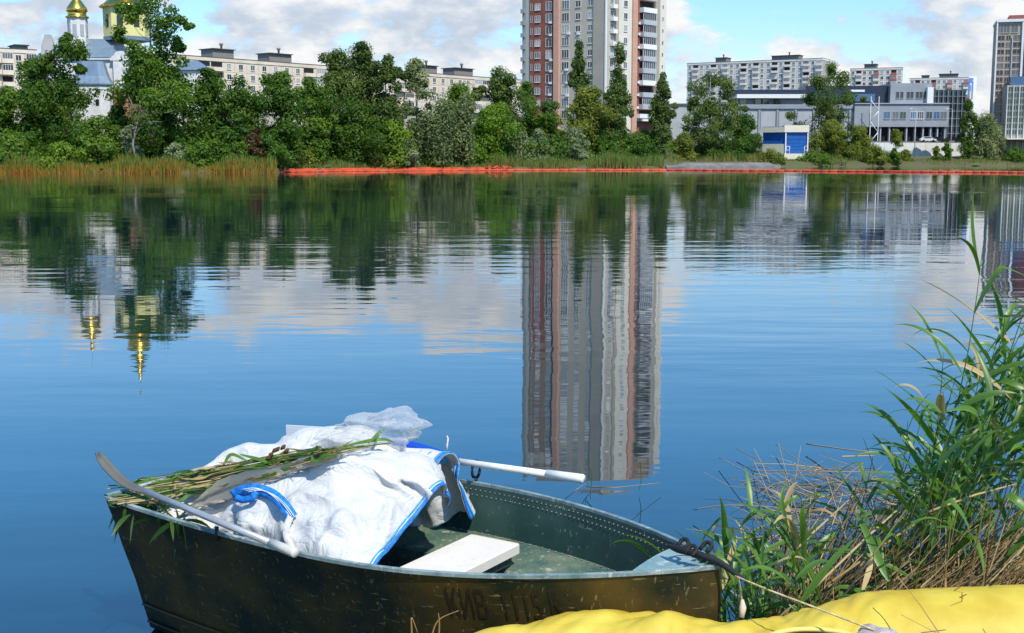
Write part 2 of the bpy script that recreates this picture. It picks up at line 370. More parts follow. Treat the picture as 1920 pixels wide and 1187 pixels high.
def blades(rng, P, H, W, lean, segs=3, curl=.5, tone=None):
    """upright grass blades as short strips; returns quads (n*segs,4,3) and tones by height"""
    n = len(P); ang = rng.uniform(0, 2 * math.pi, n); la = rng.uniform(0, 2 * math.pi, n); ln = rng.normal(0, 1, n) * lean
    side = np.stack([np.cos(ang), np.sin(ang), 0 * ang], 1); dr = np.stack([np.cos(la), np.sin(la), 0 * la], 1)
    Q = []; T = []
    for k in range(segs):
        q = []
        for t, sg in ((k / segs, -1), (k / segs, 1), ((k + 1) / segs, 1), ((k + 1) / segs, -1)):
            w = W * (1 - t ** 1.6) * .5 + .002
            c = P + dr * (H * ln * (t + curl * t * t))[:, None]; c = c + np.array([0, 0, 1.]) * (H * t * (1 - .25 * np.abs(ln) * t))[:, None]
            q.append(c + side * (sg * w)[:, None])
        Q.append(np.stack(q, 1)); b0 = k / segs; b1 = (k + 1) / segs
        T.append(np.tile(np.array([b0, b0, b1, b1]), (n, 1)))
    return np.concatenate(Q), np.concatenate(T)

# ------------------------------------------------------------------ the setting: water, far bank, near bank
def PX(x, D): return float(at(x, 200, D)[0])
def PZ(y, D): return float(at(960, y, D)[2])
SHORE = np.array([(-2500, 168), (-300, 172), (0, 173), (250, 173), (505, 175), (530, 186), (700, 203), (950, 216), (1250, 226), (1285, 262), (1450, 285),
                  (1650, 300), (1800, 312), (1920, 317), (2300, 322), (5200, 322)], float)
def shoreD(px): return float(np.interp(px, SHORE[:, 0], SHORE[:, 1]))
def ground_z(px, s):
    a = np.interp(s, [-8, -3, 0, 1.2, 3, 8, 16, 30, 60, 110, 300], [-2, -.8, -.02, .5, .85, 1.25, 1.7, 2.6, 5.2, 9.2, 10.])
    b = np.interp(s, [-8, -3, 0, 1.2, 3, 8, 16, 30, 60, 110, 300], [-2, -.8, -.02, .6, 1.0, 1.5, 2.2, 2.6, 3.0, 4.2, 7.])
    k = np.interp(px, [1240, 1320], [0, 1]); return float(a * (1 - k) + b * k)
def ground_at(px, D): return ground_z(px, D - shoreD(px))
def setting():
    m = MB(); m.add([(-900, -60, 0), (900, -60, 0), (900, 640, 0), (-900, 640, 0)], [(0, 1, 2, 3)])
    m.build('water', 'water', kind='structure', foot=(0, 0, 0))
    rg = np.random.default_rng(3)
    cols = [-2500, -1500, -900, -500] + list(range(-300, 2320, 12)) + [2600, 3200, 4000, 5200]
    rows = [-8, -3, -1, 0, .6, 1.2, 2, 3, 5, 8, 12, 16, 22, 30, 45, 60, 85, 110, 170, 300, 700, 1800, 6000]
    G = []
    for s in rows:
        r = []
        for p in cols:
            D = shoreD(p) + s + (rg.normal() * .35 if 0 < s < 20 else 0) + .6 * math.sin(p * .05) * (s < 6)
            z = ground_z(p, s) + (rg.normal() * .10 if .5 < s < 40 else 0)
            r.append((PX(p, D), D, z))
        G.append(r)
    MB().grid(G).build('far_bank', 'earth', kind='structure', foot=(0, 200, 0))
    # sloping concrete embankment on the right
    E1 = []
    for p in range(1252, 1470, 8):
        D = shoreD(p) - 1.2
        E1.append([(PX(p, D), D - .3, -.5), (PX(p, D), D, .35), (PX(p, D), D + .6, .42), (PX(p, D), D + 2.6, 1.0), (PX(p, D), D + 5.5, 1.1), (PX(p, D), D + 6.5, 1.0)])
    MB().grid(E1, smooth=False, flip=True).build('embankment', 'concrete', kind='structure')
    # near bank
    edge = np.array([(-6, 2.2), (-2, 3.1), (-.8, 3.9), (0, 4.32), (.6, 4.42), (.85, 4.75), (1.05, 5.3), (1.5, 6.0), (2.4, 6.6), (3.4, 7.4), (6, 9.5)])
    def nz(X, d):
        return float(np.interp(d, [-1.2, 0, .25, .7, 2, 5], [-.45, -.01, .10, .17, .28, .45]))
    xs = np.linspace(-6, 6, 150); G = []
    for d in np.concatenate([np.linspace(-1.2, 1, 30), np.linspace(1.1, 9, 40)]):
        G.append([(x, np.interp(x, edge[:, 0], edge[:, 1]) - d, nz(x, d) + (rg.normal() * .012 if d > 0 else 0) + .02 * math.sin(7 * x + 5 * d)) for x in xs])
    MB().grid(G, flip=True).build('near_bank', 'near_earth', kind='structure', foot=(0, 2, 0))
    return edge, nz
NEAR_EDGE, near_nz = setting()
def bank_z(X, Y): return near_nz(X, float(np.interp(X, NEAR_EDGE[:, 0], NEAR_EDGE[:, 1])) - Y)

# ------------------------------------------------------------------ buildings
class Fac:
    """a facade from (px0, D0) to (px1, D1): u metres along it, d metres out of it"""
    def __init__(s, p0, D0, p1, D1):
        s.a = np.array([PX(p0, D0), D0]); s.b = np.array([PX(p1, D1), D1]); s.len = float(np.linalg.norm(s.b - s.a))
        s.t = (s.b - s.a) / s.len; s.n = np.array([s.t[1], -s.t[0]]); s.rz = math.atan2(s.t[1], s.t[0])
    def u(s, px):
        k = PX(px, 100.) / 100.                # X = k Y along this column
        return float((k * s.a[1] - s.a[0]) / (s.t[0] - k * s.t[1]))
    def D(s, u): return float(s.a[1] + u * s.t[1])
    def p(s, u, d, z): q = s.a + s.t * u + s.n * d; return (q[0], q[1], z)
    def box(s, m, u0, u1, z0, z1, d0, d1, mi=0):
        V = [s.p(u, d, z) for z in (z0, z1) for u, d in ((u0, d1), (u1, d1), (u1, d0), (u0, d0))]
        m.add(V, [(0, 3, 2, 1), (4, 5, 6, 7), (0, 1, 5, 4), (1, 2, 6, 5), (2, 3, 7, 6), (3, 0, 4, 7)], mi); return m
WIN = {}
def win_mesh(w, h, div, pane, frame='frame_white', sill=True):
    k = (round(w, 2), round(h, 2), div, pane, frame, sill)
    if k not in WIN:
        m = MB(); f = min(.09, w * .1); y = -.10
        m.box((-w / 2, -.02, 0), (w / 2, .05, h), 1)                      # pane
        m.box((-w / 2 - f, y, -f), (-w / 2, .05, h + f)); m.box((w / 2, y, -f), (w / 2 + f, .05, h + f))
        m.box((-w / 2, y, h), (w / 2, .05, h + f)); m.box((-w / 2, y, -f), (w / 2, .05, 0))
        for i in range(1, div): x = -w / 2 + w * i / div; m.box((x - f * .45, y + .02, 0), (x + f * .45, .05, h))
        if sill: m.box((-w / 2 - f, -.2, -f - .06), (w / 2 + f, .05, -f - .004))
        WIN[k] = m.mesh('window', [frame, pane])
    return WIN[k]
PANES = ['pane_dark', 'pane_mid', 'pane_mid', 'pane_curtain', 'pane_dark']
def window(fc, par, u, z, w, h, div, rg, d=.0, pane=None, name='window', frame='frame_white', sill=True):
    return link(name, win_mesh(w, h, div, pane or rg.choice(PANES), frame, sill), par, fc.p(u, d, z), fc.rz)
BOXM = {}
def boxmesh(nm, w, h, dp, mat):
    k = (nm, round(w, 2), round(h, 2), round(dp, 2), mat)
    if k not in BOXM: BOXM[k] = MB().box((-w / 2, -dp, 0), (w / 2, 0, h)).mesh(nm, mat)
    return BOXM[k]

def tower():
    rg = random.Random(5); Lf = Fac(985, 330, 1137, 316); Rf = Fac(1137.5, 316, 1245, 333)
    z0, zt = 7.0, 84.; fh = 22.05 * 322 / FPX
    t = thing('apartment_tower', 'tall grey and brick red apartment tower with salmon stripes rising out of frame', 'apartment tower', (Lf.b[0], Lf.b[1], z0))
    back = [(Rf.b[0] + 1, Rf.b[1] + 14), (Lf.a[0] + 8, Lf.a[1] + 20)]
    MB().prism([tuple(Lf.a), tuple(Lf.b), tuple(Rf.b)] + back, z0, zt).build('wall', 'tower_grey', t)
    def strip(fc, p0, p1, d, mat, nm, a=z0, b=zt): return fc.box(MB(), fc.u(p0), fc.u(p1), a, b, -.2, d).build(nm, mat, t)
    strip(Lf, 985.5, 992, 1.6, 'balcony_blue', 'end_column'); strip(Lf, 994, 1040, .25, 'brick_red', 'brick_panel', b=PZ(-40, 322)); strip(Lf, 994, 1040, .24, 'brick_brown', 'brick_panel', a=PZ(-40, 322), b=zt - 4)
    strip(Lf, 1040, 1049.5, .8, 'salmon', 'salmon_pilaster', b=zt - 1); strip(Lf, 1112, 1134, .3, 'tower_dark', 'plain_panel')
    strip(Lf, 1134.4, 1136.8, .5, 'tower_white', 'corner_column')
    strip(Rf, 1152, 1156.4, .25, 'tower_dark', 'recess_panel'); strip(Rf, 1156.6, 1181, .35, 'tower_light', 'cream_panel')
    strip(Rf, 1181.2, 1189.8, .75, 'salmon', 'salmon_pilaster', b=zt - 1); strip(Rf, 1190, 1222.5, .15, 'brick_red', 'brick_panel', b=PZ(-40, 322)); strip(Rf, 1190, 1222.5, .14, 'brick_brown', 'brick_panel', a=PZ(-40, 322))
    strip(Rf, 1222.8, 1231.5, .7, 'tower_dark', 'side_panel'); strip(Rf, 1231.8, 1244.6, .4, 'tower_light', 'end_panel')
    strip(Rf, 1190, 1222, 1.8, 'tower_white', 'entrance_canopy', PZ(222, 325), PZ(214, 325))
    m = MB(); m.prism([tuple(Lf.a + 3), tuple(Lf.b + np.array([0, 3])), tuple(Rf.b + np.array([-3, 2]))] + back, zt, zt + 3.2); m.build('roof', 'tower_dark', t)
    zrow = PZ(170, 325) - fh * 2
    upper = MB(); ui = 0
    def put(fc, px, z, w, h, div, d, low, **k):
        nonlocal upper
        if z < PZ(-12, 322) and low: return window(fc, t, fc.u(px), z - h / 2, w, h, div, rg, d, **k)
        fc.box(upper, fc.u(px) - w / 2, fc.u(px) + w / 2, z - h / 2, z + h / 2, d - .05, d + .06, rg.choice((0, 0, 1)))
    k = 0
    while True:
        z = zrow + fh * k
        if z > zt - 2: break
        low = k >= 0; vis = z < PZ(-12, 322)
        if k >= 2 or True:
            if k >= 1:
                put(Lf, 1008.5, z, 1.5, 1.5, 3, .25, low); put(Lf, 1029.5, z, 1.7, 2.1, 2, .25, low, sill=False)
            put(Lf, 1059.5, z, 2.1, 2.0, 3, 0, low, sill=False); put(Lf, 1083, z, 1.45, 1.5, 2, 0, low); put(Lf, 1105.5, z, 1.3, 1.5, 2, 0, low)
            put(Rf, 1169, z, 1.35, 1.45, 2, .35, low); put(Rf, 1238, z + .5, .5, .8, 1, .4, low, sill=False)
            put(Rf, 1145, z, 1.2, 1.9, 2, 0, low, sill=False); put(Lf, 997, z, .45, 1.7, 1, .25, low, pane='pane_dark', sill=False)
        # balconies: parapet and glazing each their own piece in view
        u = Rf.u(1208.5); w = Rf.u(1221) - Rf.u(1196)
        if vis and k >= 0:
            link('balcony', boxmesh('balcony', w, 1.25, 1.5, 'balcony_grey' if k % 3 else 'tower_white'), t, Rf.p(u, .14, z - 1.7), Rf.rz)
            if rg.random() < .75: window(Rf, t, u, z - .42, w - .5, 1.55, 6, rg, 1.35, pane=rg.choice(['pane_mid', 'pane_dark']), name='balcony_glazing', sill=False)
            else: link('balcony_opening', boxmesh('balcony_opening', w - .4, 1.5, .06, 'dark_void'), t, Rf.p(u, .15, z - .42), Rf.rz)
            link('balcony', boxmesh('balcony', 1.7, 1.0, 1.1, 'tower_white'), t, Rf.p(Rf.u(1146.5), .05, z - 1.6), Rf.rz)
            link('balcony', boxmesh('balcony', 1.2, 1.05, 1.2, 'balcony_blue'), t, Lf.p(Lf.u(987.5), .9, z - 1.5), Lf.rz)
            for fc, px, dd, pr in ((Lf, 1033, .25, .6), (Lf, 1083, 0., .35), (Rf, 1151, .1, .6), (Rf, 1194, .15, .7), (Lf, 1064, 0, .4)):
                if rg.random() < pr: link('air_conditioner', boxmesh('air_conditioner', .85, .6, .4, 'frame_white'), t, fc.p(fc.u(px) + rg.uniform(-.3, .3), dd + .01, z - 1.75 + rg.uniform(0, .5)), fc.rz)
        else:
            Rf.box(upper, u - w / 2, u + w / 2, z - 1.7, z - .45, .14, 1.65, 2)
        k += 1
    upper.build('upper_windows', ['pane_curtain', 'frame_white', 'balcony_grey'], t, kind='stuff')
tower()

def panel_block(name, label, fc, zt, fh, rows, ncol, wall, seam, depth, balc, roofs, seed, winw=1.3, winh=1.4, body_mat=None, red=0.):
    rg = random.Random(seed); zb = 4.
    t = thing(name, label, 'apartment block', fc.p(fc.len / 2, 0, zb))
    fc.box(MB(), 0, fc.len, zb, zt - .3, -depth, 0).build('wall', seam, t)
    pw = fc.len / ncol
    for r in range(rows):
        z = zt - .9 - fh * (r + 1)
        for c in range(ncol):
            u = (c + .5) * pw
            link('wall_panel', boxmesh('wall_panel', pw - .07, fh - .07, .12, wall), t, fc.p(u, 0, z + .035), fc.rz)
            b = c % balc[0] in balc[1]
            if b:
                if r == 0 or rg.random() < .8:
                    link('balcony', boxmesh('balcony', pw - .15, 1.05, 1.1, 'red_sheet' if rg.random() < red else wall), t, fc.p(u, .13, z + .1), fc.rz)
                    if rg.random() < .7: window(fc, t, u, z + 1.2, pw - .5, 1.35, 4, rg, 1.1, name='balcony_glazing', sill=False)
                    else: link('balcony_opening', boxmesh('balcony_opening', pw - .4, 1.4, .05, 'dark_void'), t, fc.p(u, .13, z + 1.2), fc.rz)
            else: window(fc, t, u, z + .85, winw, winh, 2, rg, .12)
    m = MB(); fc.box(m, -.15, fc.len + .15, zt - .95, zt, -depth - .15, .3); m.build('parapet', wall, t)
    m = MB(); fc.box(m, -.2, fc.len + .2, zt, zt + .12, -depth - .2, .4); m.build('roof', 'roof_felt', t)
    for u0, w, h in roofs:
        rb = MB(); fc.box(rb, u0, u0 + w, zt + .12, zt + h, -depth * .7, -depth * .25); o = rb.build('roof_hut', 'shed_grey', t)
        rb = MB(); fc.box(rb, u0 - .3, u0 + w + .3, zt + h, zt + h + .22, -depth * .75, -depth * .2); rb.build('hut_roof', 'roof_felt', o)
        if h > 2: 
            q = fc.p(u0 + w * .6, -depth * .4, zt + h + .22); MB().lathe(q, [(.3, 0), (.3, 1.0), (.55, 1.2), (.55, 1.7), (.1, 1.75)], 8).build('vent_pipe', 'shed_grey', o)
    return t
fA = Fac(300, 326, 1000, 442)
panel_block('apartment_block', 'long cream panel apartment block with roof huts behind the tall trees', fA, PZ(105, 334), 2.8, 4, 38, 'cream_panel', 'cream_seam', 12,
            (9, (3, 4)), [(fA.u(420) - 1, 7, 2.6), (fA.u(520), 8, 2.6), (fA.u(800), 8, 2.6), (fA.u(865), 9, 2.6), (fA.u(690), 8, 2.6)], 11)
fB = Fac(-160, 300, 72, 318)
panel_block('apartment_block', 'beige panel apartment block with glazed balconies beyond the church at far left', fB, PZ(90, 312), 2.85, 5, 10, 'cream_panel', 'cream_seam', 12,
            (3, (0, 1)), [(fB.len - 4, 3, 1.2)], 12)
fC = Fac(1287, 650, 1540, 615)
panel_block('apartment_block', 'wide white panel apartment block above the grey office roof', fC, PZ(114, 632), 2.8, 9, 22, 'white_panel', 'cream_seam', 14,
            (5, (1, 4)), [(fC.len * .2, 6, 2.4), (fC.len * .62, 14, 2.2)], 13, 1.3, 1.4)
fD = Fac(1592, 640, 1690, 630)
tD = panel_block('apartment_block', 'narrow white panel block with bright end wall behind the office', fD, PZ(127, 632), 2.8, 7, 9, 'white_panel', 'cream_seam', 14,
            (3, (1,)), [(fD.len * .25, 6, 2.2)], 14, red=.5)
MB().prism([tuple(fD.b), (PX(1703, 636), 636), (PX(1703, 650), 650), (PX(1690, 645), 645)], 4, PZ(125, 632)).build('end_wall', 'tower_white', tD)
fE = Fac(1704, 700, 1814, 690)
tE = panel_block('apartment_block', 'low white and red panel block with blue mural on its end wall', fE, PZ(146, 695), 2.8, 6, 11, 'white_panel', 'cream_seam', 14,
            (3, (1,)), [(fE.len * .5, 10, 2.2), (fE.len * .2, 4, 1.6)], 15, red=.7)
MB().prism([tuple(fE.b), (PX(1829, 694), 694), (PX(1829, 710), 710), (PX(1814, 705), 705)], 4, PZ(144, 695)).build('end_wall', 'tower_white', tE)
fM = Fac(1814.4, 689.6, 1829, 693.7)
m = MB(); zz = lambda y: PZ(y, 695)
for u0, u1, y0, y1 in ((.3, 4.1, 150, 147), (.2, 1.2, 190, 150), (3.1, 4.2, 186, 152), (1.2, 2.2, 172, 160), (1.5, 2.9, 155, 150)): fM.box(m, u0, u1, zz(y0), zz(y1), .02, .08)
m.build('mural', 'mural_blue', tE); m = MB(); fM.box(m, 1.4, 2.8, zz(192), zz(173), .02, .07); m.build('mural_patch', 'mural_yellow', tE)

def office():
    rg = random.Random(8); D = 345.; zp = PZ(266, D)
    t = thing('office_building', 'long blue grey office building with dark glass upper storey and parking below', 'office building', (PX(1560, D), D, zp))
    F0 = Fac(1260, D, 1830, D)
    def bx(nm, x0, x1, y0, y1, mat, d=0., dep=14., par=None):
        m = MB(); F0.box(m, F0.u(x0), F0.u(x1), PZ(y1, D), PZ(y0, D), -dep, d); return m.build(nm, mat, par or t)
    bx('low_wing', 1258, 1384, 198, 262, 'office_pale', -.5); bx('low_wing_roof', 1256, 1386, 194, 198, 'roof_felt', -.2)
    w = bx('wall', 1384.5, 1600, 196, 268, 'office_pale', 0)
    bx('upper_wall', 1384.5, 1512, 184.5, 196, 'office_grey', -1.2, 12); bx('roof_edge', 1380, 1512, 177, 184.3, 'metal_white', 1.0); bx('roof', 1372, 1512, 168, 176.8, 'office_navy', -.6)
    for x in (1388, 1416, 1430, 1452): bx('upper_window', x, x + 11, 186, 195, 'pane_teal' if x > 1425 else 'pane_mid', -1.1, .2)
    for x in range(1388, 1600, 34):
        bx('pilaster', x, x + 4, 206, 266, 'office_grey', .35, .4)
        bx('facade_panel', x + 5, x + 32, 209, 240, 'office_pale', .15, .2)
    bx('fascia', 1384, 1600, 197, 204, 'office_grey', .5, .6)
    bx('glass_storey', 1512.5, 1668, 160, 196, 'office_navy', -2, 10); bx('glass_strip', 1590, 1640, 176, 190, 'pane_blue', -1.9, .2); bx('canopy_strip', 1596, 1622, 168, 172, 'metal_white', -1.2, .8)
    bx('grey_block', 1668.5, 1746, 156, 195, 'office_grey', .0, 12); bx('lower_block', 1600.5, 1777, 195.4, 238, 'office_grey', 1.2, 14)
    bx('ledge', 1600, 1778, 193.6, 195.2, 'office_pale', 1.6, 2.5); bx('white_pier', 1735, 1746, 164, 196, 'metal_white', 1.4, 1.6)
    bx('glass_annex', 1747, 1812, 168, 264, 'pane_teal', -1, 12)
    for x in range(1750, 1812, 9): bx('mullion', x, x + .8, 169, 262, 'office_grey', -.9, .2)
    for y in (180, 194, 208, 222, 236, 250): bx('transom', 1747.2, 1811.5, y, y + .8, 'office_grey', -.85, .2)
    for x in (1682, 1690, 1702, 1709, 1719, 1726, 1734): window(F0, t, F0.u(x), PZ(184, D), .8, 1.7, 1, rg, .0, 'pane_dark', frame='office_grey')
    for i, x in enumerate((1661, 1677, 1691, 1711, 1724, 1740, 1754, 1767)): window(F0, t, F0.u(x), PZ(223, D), 1.6, 1.9, 3 if 2 < i < 5 else 2, rg, 1.2, ('pane_blue', 'pane_mid', 'pane_teal')[i % 3], frame='frame_white' if i in (3, 4) else 'office_pale')
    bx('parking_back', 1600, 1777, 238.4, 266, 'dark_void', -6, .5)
    for x in (1667, 1699, 1715, 1730, 1744, 1757, 1771, 1650): bx('column', x, x + 2.4, 238.2, 267, 'office_pale', .8, .5)
    # stair tower with white lattice in front
    st = thing('fire_stair', 'white steel fire stair tower against the grey office wall', 'staircase', (PX(1640, D - 4), D - 4, zp - 2)); F1 = Fac(1625, D - 4, 1660, D - 4)
    for x in (1632, 1647): m = MB(); F1.box(m, F1.u(x), F1.u(x + 1.2), zp - 2, PZ(182, D), 0, .2); m.build('post', 'metal_white', st)
    for y0, y1, x0, x1 in ((268, 248, 1632, 1647), (248, 228, 1647, 1632), (228, 208, 1632, 1647), (208, 188, 1647, 1632)):
        a = np.array([PX(x0, D - 4), D - 4.5, PZ(y0, D - 4)]); b = np.array([PX(x1, D - 4), D - 4.5, PZ(y1, D - 4)]); MB().tube([a, b], .1, 4).build('flight', 'metal_white', st)
    F2 = Fac(1590, D - 14, 2100, D - 14 + 30); zw = PZ(266, D - 12)
    wl = thing('retaining_wall', 'pale concrete block wall along the shore below the office', 'wall', F2.p(F2.len / 2, 0, 1))
    F2.box(MB(), 0, F2.len, 1.2, zw, -1, 0).build('core', 'cream_seam', wl)
    n = int(F2.len / 3.4)
    for i in range(n):
        for j in range(2):
            h = (zw - 1.6) / 2; link('block', boxmesh('block', 3.3, h - .08, .14, 'block_wall'), wl, F2.p((i + .5 + .5 * j) * F2.len / n * .985, 0, 1.6 + j * h), F2.rz)
    F2.box(MB(), -.2, F2.len, zw, zw + .18, -1.2, .25).build('coping', 'concrete', wl)
    F2.box(MB(), 0, F2.len, zw - 1.0, zw - .02, -60, -1.05).build('parking_deck', 'concrete', wl)
    return zw
ZW = office()
def car(label, px, D, z, mat):
    t = thing('parked_car', label, 'car', (PX(px, D), D, z)); x = PX(px, D)
    prof = [(-2.1, .35), (2.1, .35), (2.15, .75), (1.2, .9), (.6, 1.42), (-1.1, 1.42), (-1.75, .95), (-2.15, .85)]
    m = MB(); V = [(x + a, D + s, z + b) for s in (-.8, .8) for a, b in prof]; n = len(prof)
    m.add(V, [tuple(range(n)), tuple(range(n, 2 * n))[::-1]] + [(i, i + n, (i + 1) % n + n, (i + 1) % n) for i in range(n)]); m.build('body', mat, t)
    m = MB(); m.add([(x + a, D - .82, z + b) for a, b in ((.5, 1.35), (-1.05, 1.35), (-1.5, .97), (1.02, .95))], [(0, 1, 2, 3)]); m.build('side_window', 'pane_dark', t)
    for sx in (-1.3, 1.3):
        for sy in (-.72, .72): MB().tube([(x + sx, D + sy - .1, z + .32), (x + sx, D + sy + .1, z + .32)], .32, 10).build('wheel', 'tyre', t)
car('dark car parked on the deck beneath the office columns', 1762, 336, ZW, 'car_dark'); car('white car parked on the deck under the grey office', 1742, 335.5, ZW, 'car_white')
car('dark car at the deck edge beside the poplar', 1788, 337, ZW, 'car_dark')

def kiosk():
    D = 299.; z0 = PZ(291, D) - .6; F0 = Fac(1474, D, 1517, D - .5); F1 = Fac(1432, D + 4, 1473.6, D)
    t = thing('kiosk', 'small bright blue pavilion with cream roof band by the water', 'kiosk', (F0.a[0], D, z0))
    MB().prism([tuple(F1.a), tuple(F0.a), tuple(F0.b), tuple(F0.b + np.array([0, 6])), tuple(F1.a + np.array([1, 4]))], z0, PZ(237, D)).build('wall', 'kiosk_blue', t)
    for fc, nm in ((F0, 'roof_band'), (F1, 'roof_band')): fc.box(MB(), -.3, fc.len + .15, PZ(248, D), PZ(235 if fc is F0 else 238, D), -3.5, .5).build(nm, 'kiosk_cream', t)
    F1.box(MB(), 0, F1.len - .1, z0, PZ(270, D), -.2, .15).build('plinth', 'kiosk_cream', t)
    for u in (.1, F0.len - .1): F0.box(MB(), u - .14, u + .14, z0, PZ(248.5, D), .1, .38).build('post', 'metal_white', t)
    for i in range(5): z = PZ(287, D) + i * .8; F0.box(MB(), .4, F0.len - .4, z, z + .7, .0, .06).build('shutter_slat', 'kiosk_blue', t)
    for u in (.55, F0.len - .55):                              # white railings either side of the door
        m = MB(); 
        for a, b in (((u - .4, 0), (u - .4, 1.9)), ((u + .4, 0), (u + .4, 1.9)), ((u - .4, 1.9), (u + .4, 1.9)), ((u - .4, 1.0), (u + .4, 1.0))):
            m.tube([F0.p(a[0], 1.2, z0 + .8 + a[1]), F0.p(b[0], 1.2, z0 + .8 + b[1])], .07, 5)
        m.build('railing', 'metal_white', t)
    F0.box(MB(), -.3, F0.len + .3, z0 - .4, PZ(288, D), .05, 1.6).build('step', 'kiosk_cream', t)
kiosk()
def right_tower():
    rg = random.Random(21); D = 340.; F0 = Fac(1862, D, 1960, D - 4); zb = 4.; zt = PZ(42, D)
    t = thing('apartment_tower', 'tan apartment tower with white corner frames at the right edge', 'apartment tower', F0.p(4, 0, zb))
    F0.box(MB(), 0, F0.len, zb, zt, -14, 0).build('wall', 'tower_tan', t)
    for p0, p1 in ((1861.5, 1864), (1909, 1913)): F0.box(MB(), F0.u(p0), F0.u(p1), zb, zt + .6, -.2, .5).build('white_pilaster', 'tower_white', t)
    F0.box(MB(), -.2, F0.len, zt, zt + .7, -14.2, .6).build('parapet', 'tower_white', t)
    F0.box(MB(), F0.u(1885), F0.len - 1, zt + .7, PZ(28, D), -9, -2).build('roof_hut', 'brick_red', t)
    F0.box(MB(), F0.u(1913.3), F0.len, zb, zt - 2, -.2, .25).build('maroon_panel', 'tower_maroon', t)
    F0.box(MB(), F0.u(1891), F0.u(1892.6), zb, PZ(70, D), -.2, .4).build('downpipe', 'lamp_grey', t)
    fh = 13.0 * D / FPX
    for k in range(15):
        z = PZ(76 + 13 * k, D)
        for px, w in ((1871, 1.7), (1884.5, 1.1), (1901, 2.1)): window(F0, t, F0.u(px), z, w, 1.25, 2, rg, 0, rg.choice(['pane_dark', 'pane_dark', 'pane_mid']), frame='tower_tan', sill=False)
        if k < 15: window(F0, t, F0.u(1918), z, 1.2, 1.3, 2, rg, .25, 'pane_dark', frame='tower_maroon', sill=False)
    for px in (1868, 1880, 1895): window(F0, t, F0.u(px), PZ(62, D), 1.6, 2.2, 2, rg, 0, 'pane_mid', frame='tower_tan')
    D = 330.; F1 = Fac(1886, D, 1975, D - 3); zt = PZ(160, D)
    g = thing('glass_building', 'low green glazed building with pale frames at the right edge', 'building', F1.p(4, 0, zb))
    F1.box(MB(), 0, F1.len, zb, zt, -10, 0).build('wall', 'tower_dark', g); F1.box(MB(), F1.u(1895), F1.len, zt, PZ(143, D), -9, -1).build('roof_storey', 'pane_blue', g)
    for r in range(8):
        for c in range(6):
            window(F1, g, F1.u(1893 + 11.2 * c), PZ(172 + 11.5 * r, D), 1.05, 1.25, 2, rg, 0, rg.choice(['pane_green', 'pane_green', 'pane_teal']), frame='balcony_grey', sill=False)
    for c in range(6): F1.box(MB(), F1.u(1887 + 11.2 * c), F1.u(1888.6 + 11.2 * c), zb, zt, 0, .35).build('pier', 'tower_light', g)
    F1.box(MB(), F1.u(1872), F1.len, PZ(262, D), PZ(259.5, D), -1, 5).build('canopy', 'metal_white', g)
right_tower()
def lamp(px, y, D, label):
    z = ground_at(px, D); z = max(z, 1.5); t = thing('street_lamp', label, 'street lamp', (PX(px, D), D, z)); x = PX(px, D); zt = PZ(y, D)
    MB().tube([(x, D, z), (x, D, zt)], [.11, .06], 6).build('pole', 'lamp_grey', t); MB().tube([(x, D, zt), (x - .5, D, zt + .15), (x - 1.1, D, zt + .18)], .05, 5).build('arm', 'lamp_grey', t)
    MB().box((x - 1.7, D - .15, zt + .1), (x - 1.0, D + .15, zt + .24)).build('lamp_head', 'metal_white', t)
lamp(1718, 205, 326, 'thin grey lamp post in front of the office windows'); lamp(1786, 205, 322, 'thin grey lamp post before the dark glass annex')

